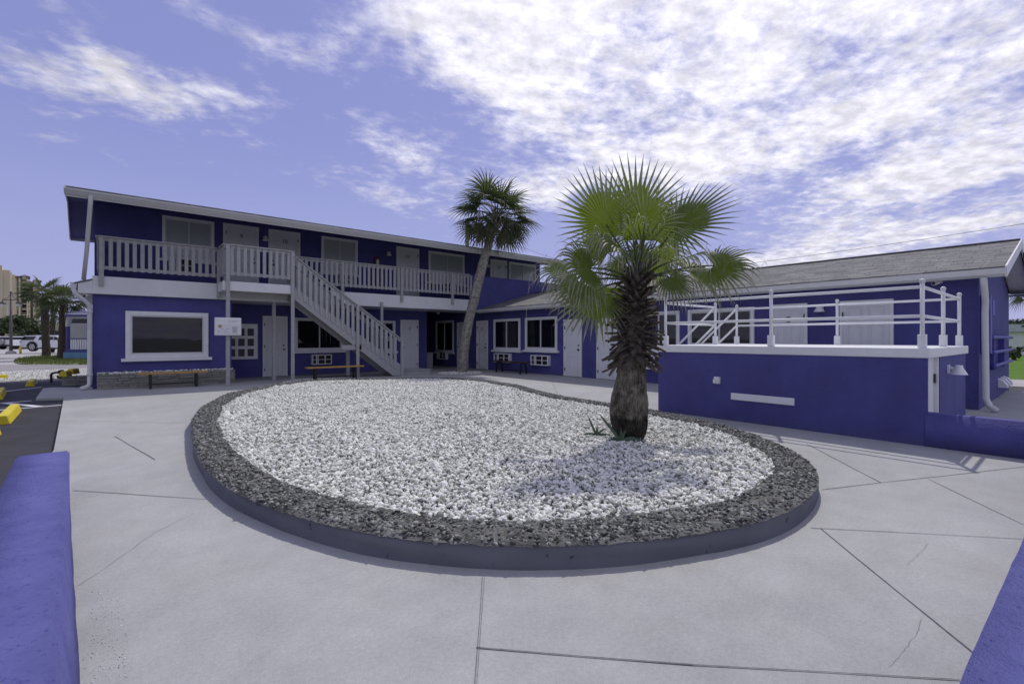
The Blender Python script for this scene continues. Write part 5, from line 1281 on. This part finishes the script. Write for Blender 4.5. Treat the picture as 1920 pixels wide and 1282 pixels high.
road_palm(97, 655, 46, 100, 588, 'thinner paler palm standing farther back between the two roadside palms', 23, n=18, pet=.9, rad=1.0, tr=.18)
# palm behind the gable end at far right: only its fronds show
pr_ = P(1935, 553, 24); t = thing('cabbage_palm', (pr_.x, pr_.y, 0), 'palm whose drooping fronds show beyond the right gable end', 'palm tree')
lathe_trunk('trunk', [(Vector((pr_.x, pr_.y, -.1)), .2), (Vector((pr_.x, pr_.y, 1)), .17), (Vector((pr_.x, pr_.y, pr_.z)), .15)], 'trunk', t, n=16, rows=30)
palm_crown(pr_+Vector((0, 0, .2)), 22, .9, .9, 44, parent=t, nseg=18)
# ================================================================ background on the left
def leafy(name, c, rx, rz_, n, label, cat, trunk_h, seed, group=None, m='foliage', ls=.28):
    """small broadleaf tree: tapered trunk with limbs, crown of leaf-sized faces in clumps"""
    rr = random.Random(seed); g = np.random.default_rng(seed); base = Vector((c[0], c[1], c[2])); t = thing(name, tuple(base), label, cat, group)
    top = base+Vector((0, 0, trunk_h)); tm = MB().tube([base+Vector((0, 0, -.2)), base.lerp(top, .6), top+Vector((0, 0, rz_*.5))], [.16, .12, .05], 8)
    cl = []
    for k in range(9):
        a = k*2.4; e = top+Vector((math.cos(a)*rx*.6*rr.uniform(.3, 1.1), math.sin(a)*rx*.6*rr.uniform(.3, 1.1), rz_*rr.uniform(.15, 1.35))); tm.tube([base.lerp(top, .75), e], [.07, .02], 5); cl.append(e)
    for k in range(14): cl.append(top+Vector((rr.uniform(-rx, rx)*.75, rr.uniform(-rx, rx)*.75, rz_*rr.uniform(.1, 1.7))))
    build(tm, 'trunk', 'trunk', t)
    mb = MB()
    for i in range(n):
        q = cl[rr.randrange(len(cl))]; v = Vector(g.normal(0, 1, 3)); v = v.normalized()*rr.uniform(.2, 1)**.5*rx*.42; p = q+Vector((v.x, v.y, v.z*.75))
        a = Vector(g.normal(0, 1, 3)).normalized()*ls*rr.uniform(.5, 1); b = a.cross(Vector(g.normal(0, 1, 3))).normalized()*ls*.5
        mb.add([p-a, p-b, p+a, p+b], [(0, 1, 2, 3)])
    build(mb, 'crown', m, t); return t
for i, (px, py, Y, rx, rz_, th, lb) in enumerate(((3, 641, 95, 2.6, 1.9, 1.6, 'round dark street tree at the left edge before the tall building'), (28, 641, 90, 1.9, 1.8, 1.8, 'round street tree behind the lamp post'), (64, 640, 98, 3.0, 1.9, 1.4, 'widest round street tree behind the white van'), (-25, 641, 95, 2.6, 1.9, 1.6, 'street tree off the left edge'), (38, 645, 75, .9, .7, .3, 'low shrub behind the rear of the white van'))):
    if px < -10: continue
    leafy('street_tree' if i < 4 else 'shrub', P(px, py, Y), rx, rz_, 1500, lb, 'tree' if i < 4 else 'shrub', th, 60+i, 'street trees before the tall building' if i < 4 else None, ls=.32)
# tall beige building, faces towards the camera
def cam_frame(px, Y): p = P(px, 635, Y); return p
TD = 245.0; TA = math.atan((45-CX)/F)
TDIR = RGT*math.sin(TA)+FWD*math.cos(TA); TRT = RGT*math.cos(TA)-FWD*math.sin(TA)
def X_(px): return TD*math.tan(math.atan((px-CX)/F)-TA)
def Z_(py): return EYE+(HY-py)/F*TD*math.cos(TA)
def T3(x, y, z): v = TDIR*(TD+y)+TRT*x; return (v.x, v.y, z)
TBo = thing('apartment_tower', T3(X_(20), 0, 0), 'tall beige apartment tower with hipped turret roofs and stacked balconies on the far left', 'building')
def cbox(mb, px0, px1, y0, y1, py0, py1):
    """box in camera-aligned axes at the tower's distance: px columns, metres of depth, py rows"""
    x0, x1, z0, z1 = X_(px0), X_(px1), Z_(py1), Z_(py0)
    c = [(x0, y0), (x1, y0), (x1, y1), (x0, y1)]
    vs = [T3(x, y, z0) for x, y in c]+[T3(x, y, z1) for x, y in c]
    mb.add(vs, [(0, 3, 2, 1), (4, 5, 6, 7), (0, 1, 5, 4), (1, 2, 6, 5), (2, 3, 7, 6), (3, 0, 4, 7)]); return mb
w = MB(); cbox(w, -60, 5, -6, 30, 504, 641); cbox(w, 5, 19.5, -4, 30, 511, 641); build(w, 'wall', 'beige', TBo)
w = MB(); cbox(w, 5, 16, 2, 10, 507, 512); build(w, 'parapet', 'cream', TBo)
w = MB(); cbox(w, 19.5, 28, 0, 30, 516, 641); cbox(w, 28, 40, 3, 30, 519, 641); cbox(w, 50, 57, 3, 30, 524, 641); cbox(w, 62.5, 68, 6, 30, 530, 641); cbox(w, 40, 50, 7, 30, 518, 641); cbox(w, 57, 62.5, 9, 30, 523, 641); cbox(w, 68, 76, 9, 30, 524, 641); build(w, 'wall', 'beige', TBo)
w = MB(); cbox(w, 19.5, 22.5, -.8, 0, 512, 641); cbox(w, 28, 31, 2.0, 3, 520, 641); cbox(w, 35, 38, 2.0, 3, 520, 641); cbox(w, 50, 52, 2, 3, 520, 641); cbox(w, 62.5, 65, 5, 6, 528, 641); cbox(w, 41, 49, 2.2, 7, 517.5, 522); cbox(w, 63, 75, 4, 9, 522.5, 526); build(w, 'pilaster', 'cream', TBo)
for k in range(11):
    py = 527+k*10.3
    w = MB(); cbox(w, 41.8, 49, 2, 7, py, py+1.6); cbox(w, 41.8, 49, 2, 2.3, py-2.6, py-2.2); build(w, 'balcony', 'cream', TBo)
    if k > 0: w = MB(); cbox(w, 68.5, 74.5, 5, 9, py, py+1.6); build(w, 'balcony', 'cream', TBo)
    w = MB(); cbox(w, 42.5, 48.5, 6.8, 7.2, py+2.6, py+8.5); cbox(w, 69, 74, 8.8, 9.1, py+2.6, py+8.5); cbox(w, 32, 33.8, 2.8, 3.1, py+4, py+6.5); cbox(w, 39, 41, 2.8, 3.1, py+4, py+6.5); cbox(w, 52.8, 54.8, 2.8, 3.1, py+4, py+6.5); cbox(w, 65.4, 66.8, 5.8, 6.1, py+4, py+6.5); build(w, 'window', 'beigedark', TBo)
def hip(mb, px0, px1, py0, py1, y0, y1):
    x0, x1, z0, z1 = X_(px0), X_(px1), Z_(py1), Z_(py0); xm, ym = (x0+x1)/2, (y0+y1)/2
    mb.add([T3(x, y, z) for x, y, z in ((x0, y0, z0), (x1, y0, z0), (x1, y1, z0), (x0, y1, z0), (xm, ym, z1))], [(0, 1, 4), (1, 2, 4), (2, 3, 4), (3, 0, 4), (3, 2, 1, 0)])
w = MB(); hip(w, 36.5, 57, 511, 517.5, 1, 14); build(w, 'roof', 'rooftile', TBo); w = MB(); hip(w, 61.5, 79, 518, 523, 3, 14); build(w, 'roof', 'rooftile', TBo); w = MB(); hip(w, 21, 42, 510, 519, 1, 30); build(w, 'roof', 'rooftile', TBo)
# low pale building between trees, blue fence
lwb = thing('low_building', tuple(C3((X_(88), 110, 0))), 'low pale yellow-green building seen between the roadside palm trunks', 'building')
def cb(mb, Y, px0, px1, y0, y1, z0, z1):
    x0, x1 = (px0-CX)/F*Y, (px1-CX)/F*Y; c = [(x0, Y+y0), (x1, Y+y0), (x1, Y+y1), (x0, Y+y1)]
    vs = [tuple(C3((x, y, z0))) for x, y in c]+[tuple(C3((x, y, z1))) for x, y in c]
    mb.add(vs, [(0, 3, 2, 1), (4, 5, 6, 7), (0, 1, 5, 4), (1, 2, 6, 5), (2, 3, 7, 6), (3, 0, 4, 7)]); return mb
M['paleyellow'] = mat('pale_yellow_render', (0.42, 0.44, 0.30), 0.9, 0.1, 0.05, 1)
build(cb(MB(), 110, 76, 120, 0, 12, -.1, 5.2), 'wall', 'paleyellow', lwb); build(cb(MB(), 110, 98, 113, -.1, 0, .0, 3.2), 'window', 'dkwin', lwb)
bf = cb(MB(), 105, 39, 52, 0, .2, 1.2, 3.0); tag(build(bf, 'banner', 'blue'), 'dark blue banner fixed to the foot of the tall beige building', 'banner')
# neighbour porch with arch
NY = 31.0
NPo = thing('porch_house', tuple(C3(((148-CX)/F*NY, NY, 0))), 'neighbouring porch with a pale arch, blue railing and blue and white striped eave', 'building')
def nx(px, Y=NY): return (px-CX)/F*Y
ar = MB(); x0, x1 = nx(122.5), nx(200); xc = nx(157); rz_a = 1.15; rx_a = nx(157)-nx(126.5)
zt = zz(593, NY); zsp = zz(612, NY)
K = 24; vs = []; fs = []
for d_ in (0, .25):
    for i in range(K+1):
        t = math.pi*(1-i/K); xa = xc+rx_a*math.cos(t); za = zsp+rz_a*math.sin(t)*.98
        vs += [tuple(C3((xa, NY+d_, min(za, zt-.15)))), tuple(C3((xa, NY+d_, zt)))]
n1 = 2*(K+1)
for i in range(K): a = 2*i; fs += [(a, a+2, a+3, a+1), (n1+a+1, n1+a+3, n1+a+2, n1+a), (a, n1+a, n1+a+2, a+2)]
ar.add(vs, fs); cb(ar, NY, 122.5, 126.4, 0, .25, zsp, zt); cb(ar, NY, 187.6, 200, 0, .25, zsp, zt); build(ar, 'arch', 'neighbour', NPo)
build(cb(MB(), NY, 122.3, 126, .02, .22, 0, zsp), 'post', 'blue', NPo); build(cb(MB(), NY, 124, 200, .05, .2, zz(636, NY), zz(634, NY)), 'rail', 'blue', NPo)
build(cb(MB(), NY, 122, 200, -.02, .3, zz(660, NY), zz(655, NY)), 'rail', 'blue', NPo); build(cb(MB(), NY, 121, 200, -.1, .3, -.1, zz(660.3, NY)), 'plinth', 'teal', NPo)
for k, (y0, y1, m_) in enumerate(((590, 593, 'blue'), (587, 590, 'white'), (585.3, 587, 'blue'), (583.8, 585.3, 'white'), (582.6, 583.8, 'blue'))):
    build(cb(MB(), NY, 128-k*.5, 205, -.3+.12*k, .5, zz(y1, NY), zz(y0, NY)), 'eave_band', m_, NPo)
for i in range(15):
    px = 130.5+i*4.4; build(cb(MB(), NY, px, px+1.7, .06, .12, zz(656, NY), zz(636, NY)), 'baluster', 'white', NPo)
w = MB()
for i in range(13): cb(w, NY+2.2, 124+i*3.8, 126.0+i*3.8, 0, .15, .6, zz(604, NY))
build(w, 'slat_screen', 'neighbour', NPo); build(cb(MB(), NY+3.2, 116, 230, 0, .2, 0, zt), 'wall', 'dkwin', NPo); build(cb(MB(), NY, 121, 215, .3, 3.5, zt, zt+.1), 'ceiling', 'neighbour', NPo)
# white van (long body, side view) and the jeep-like car seen from behind
def wheel(c, r, w_, parent, axis):
    t = MB().tube([c-axis*w_/2, c+axis*w_/2], r, 24); o = build(t, 'wheel', 'tyre', parent)
    rim_ = MB().tube([c-axis*(w_/2+.01), c-axis*(w_/2-.03)], r*.66, 20); ro = build(rim_, 'rim', 'rim', o)
    hb = MB()
    for k in range(6):
        a = k*math.pi/3+.3; u_ = axis.cross(UP).normalized(); d1 = u_*math.cos(a)+UP*math.sin(a); d2 = u_*math.cos(a+.32)+UP*math.sin(a+.32); q = c-axis*(w_/2+.013)
        hb.add([q+d1*r*.2, q+d2*r*.2, q+d2*r*.58, q+d1*r*.58], [(0, 1, 2, 3)])
    build(hb, 'spoke_gap', 'tyre', o); return o
VY = 44.5
def vx(px): return (px-CX)/F*VY
VZ = -.06
SU = thing('parked_van', tuple(C3((vx(90), VY, VZ))), 'long white sport utility wagon parked side-on behind the palm trunks', 'car')
def vz(py): return zz(py, VY)
side = [(36.5, 650), (37, 640), (38.5, 636), (40, 631.5), (44, 629.3), (70, 628.2), (100, 628.6), (106, 630), (112, 634), (117, 637.5), (134, 639.5), (139, 643), (140, 652), (134, 654), (40, 653.5)]
body = MB(); pr2 = [(vx(x), vz(y)) for x, y in side]; n = len(pr2); wd = 1.95
for (yy, ins) in ((VY+.12, 1), (VY, 0), (VY+wd, 0), (VY+wd-.12, 1)): pass
vs = []
for yy, s in ((0, 0), (wd, 0)):
    for (x, z) in pr2:
        inw = .16*max(0, min(1, (z-vz(640))/(vz(628)-vz(640)))); vs.append(tuple(C3((x, VY+(yy+inw if yy == 0 else yy-inw), z))))
fs = [tuple(range(n)), tuple(range(2*n-1, n-1, -1))]+[(i, i+n, (i+1) % n+n, (i+1) % n) for i in range(n)]
body.add(vs, fs); build(body, 'body', 'carwhite', SU, bevel=.03, seg=2)
def sidewin(pts, name='window', m='carglass'):
    mb = MB(); v = []
    for x, y in pts:
        z = vz(y); inw = .16*max(0, min(1, (z-vz(640))/(vz(628)-vz(640)))); v.append(tuple(C3((vx(x), VY+inw-.012, z))))
    mb.add(v, [tuple(range(len(v)))]); return build(mb, name, m, SU)
sidewin([(38.6, 637.4), (40.5, 632), (44, 630.8), (65.5, 630.6), (62, 637.4)]); sidewin([(70.5, 637.2), (72.5, 630.8), (86, 630.8), (86, 637.2)]); sidewin([(87.5, 637.2), (87.5, 630.9), (98, 631), (98.3, 637.2)]); sidewin([(99.5, 637.2), (99.3, 631), (104, 631.6), (110, 637.2)])
sidewin([(36.6, 641), (36.8, 639), (39.3, 639), (38.6, 641)], 'tail_light', 'black'); sidewin([(36, 654), (36, 651.4), (139, 651.8), (139, 654.4)], 'sill_trim', 'black')
for px in (60, 125):
    c = C3((vx(px), VY+.12, vz(658.7)+.42)); wheel(c, .42, .26, SU, FWD)
    arch = MB(); 
    for i in range(13):
        a = math.pi*i/12; 
        arch.v += [tuple(c+RGT*math.cos(a)*.44+UP*math.sin(a)*.44-FWD*.138), tuple(c+RGT*math.cos(a)*.53+UP*math.sin(a)*.53-FWD*.138)]
        if i: k = 2*i; arch.f.append((k-2, k, k+1, k-1))
    build(arch, 'wheel_arch', 'black', SU)
    c = C3((vx(px), VY+wd-.12, vz(658.7)+.42)); wheel(c, .42, .26, SU, -FWD)
JY = 62.0
JP = thing('parked_jeep', tuple(C3(((10-CX)/F*JY, JY, -.06))), 'white boxy off-road car with a spare wheel on its back, left of the lamp post', 'car')
def jb(px0, px1, y0, y1, py0, py1, name, m, parent=JP, bevel=.03):
    mb = MB(); cb(mb, JY, px0, px1, y0, y1, zz(py1, JY), zz(py0, JY)); return build(mb, name, m, parent, bevel=bevel)
jb(-8, 24.5, 0, 3.9, 637.5, 648, 'body', 'carwhite'); jb(-6, 18, .1, 2.8, 630.5, 637.5, 'hardtop', 'carwhite'); jb(-5, 16.5, .08, .2, 631.8, 636.8, 'rear_window', 'carglass'); jb(-8, 18, -.15, 0, 646, 649, 'bumper', 'black')
jb(17.9, 18.1, .3, 2.6, 631.8, 636.8, 'side_window', 'carglass', bevel=0)
build(MB().tube([C3(((5-CX)/F*JY, JY-.28, zz(641, JY))), C3(((5-CX)/F*JY, JY-.02, zz(641, JY)))], .36, 20), 'spare_wheel', 'plastic', JP)
for px, yy in ((-4, .6), (20, .6), (24, 3.1)):
    wheel(C3(((px-CX)/F*JY, JY+yy, .34)), .40, .28, JP, RGT)
# street lamp
LY = 44.0
lp = P(20.5, 661.5, LY); LP = thing('street_lamp', (lp.x, lp.y, -.05), 'bronze street lamp post with a cross arm and two hanging lanterns', 'street lamp')
zt_ = zz(549.5, LY); za = zz(562, LY); hx_ = (36-20.5)/F*LY
build(MB().tube([lp.xy.to_3d()+Vector((0, 0, -.05)), Vector((lp.x, lp.y, 1.0)), Vector((lp.x, lp.y, zt_))], [.13, .11, .07], 12).ball((lp.x, lp.y, zt_+.06), .1), 'pole', 'pole', LP, smooth=True)
build(MB().tube([Vector((lp.x, lp.y, -.08)), Vector((lp.x, lp.y, .10)), Vector((lp.x, lp.y, .22))], [.38, .36, .2], 16), 'base', 'concrete2', LP)
cx_ = Vector((lp.x, lp.y, za)); am = MB().tube([cx_-RGT*hx_, cx_+RGT*hx_], .035, 8)
for s in (-1, 1): am.tube([Vector((lp.x, lp.y, zt_-.05))+(RGT*s*hx_*t)+UP*(-(zt_-.1-za)*(1-(1-t)**2.4)) for t in np.linspace(0, .95, 10)], .018, 6)
build(am, 'cross_arm', 'pole', LP, smooth=True)
for s in (-1, 1):
    q = cx_+RGT*hx_*s; o = build(MB().tube([q, q-UP*.15, q-UP*.3, q-UP*.38], [.03, .05, .24, .25], 14), 'lantern', 'pole', LP, smooth=True)
    build(MB().ball(q-UP*.42, .19, 12, 8, 1.2), 'lantern_glass', 'lampglass', o, smooth=True)
by = P(38.3, 661, 44.2); bo = thing('bollard', (by.x, by.y, -.05), 'yellow bollard standing behind the rear of the white wagon', 'bollard')
build(MB().tube([(by.x, by.y, -.06), (by.x, by.y, .58), (by.x, by.y, .62)], [.085, .085, .05], 12), 'bollard_post', 'yellow', bo, smooth=True)
fl_ = P(13.3, 660, 90); tag(build(MB().tube([(fl_.x, fl_.y, 0), (fl_.x, fl_.y, zz(573, 90))], [.12, .08], 8), 'flag_pole', 'lampglass'), 'thin pale pole far behind the lamp post', 'pole')
# utility pole, vent pipe, wires
up_ = P(876, 560, 42); tag(build(MB().tube([(up_.x, up_.y, 0), (up_.x, up_.y, zz(411, 42))], [.20, .17], 12), 'utility_pole', 'wood'), 'bare wooden utility pole rising behind the two-storey roof', 'utility pole')
v2 = P(1126, 600, 20.5); tag(build(MB().tube([(v2.x, v2.y, 2.5), (v2.x, v2.y, zz(492, 20.5))], .11, 10), 'vent_pipe', 'gutter'), 'grey vent pipe standing on the low roof behind the fan palm', 'vent pipe')
def wire(p, q, sag, r, label):
    p, q = Vector(p), Vector(q); pts = []
    for i in range(25): t = i/24; c = p.lerp(q, t); c.z -= sag*4*t*(1-t); pts.append(c)
    tag(build(MB().tube(pts, r, 5), 'power_line', 'black'), label, 'power line')
wire(P(1960, 413, 30), P(890, 545, 42.5), .5, .014, 'long thin power line crossing the sky above the low roof')
wire(P(878, 420, 42), P(1130, 505, 60), .6, .014, 'short power line leaving the utility pole behind the leaning palm')
# ================================================================ far right beyond the lawn
FY = 38.0
wh = thing('white_house', tuple(C3(((1950-CX)/F*FY, FY, 0))), 'long white building with a grey roof edge across the lawn at right', 'building')
build(cb(MB(), FY, 1860, 2150, 0, 8, -.1, zz(622, FY)), 'wall', 'fascia', wh); build(cb(MB(), FY, 1855, 2160, -.3, 8.3, zz(622, FY)+.001, zz(608, FY)), 'roof', 'neighbour', wh); build(cb(MB(), FY, 1908, 1915, -.34, -.301, zz(613, FY), zz(610, FY)), 'vent', 'black', wh)
for i, (px, Y, r, lb) in enumerate(((1880, 60, 3.2, 'dark hedge-like tree behind the white building, left part'), (1915, 62, 3.4, 'green tree behind the white building, middle'), (1960, 60, 3.2, 'green tree behind the white building, right part'))):
    q = P(px, 650, Y); leafy('garden_tree', (q.x, q.y, 0), r, 1.0, 1800, lb, 'tree', 1.2, 80+i, 'trees behind the white building', ls=.35)
sh = P(1901, 668, 30); leafy('shrub', (sh.x, sh.y, 0), .5, .35, 350, 'small dark shrub at the gable corner by the lawn', 'shrub', .15, 91, ls=.14)
# far horizon belt of trees and buildings left of frame and behind everything
for o_ in bpy.data.objects:
    if '_w' in o_: del o_['_w']
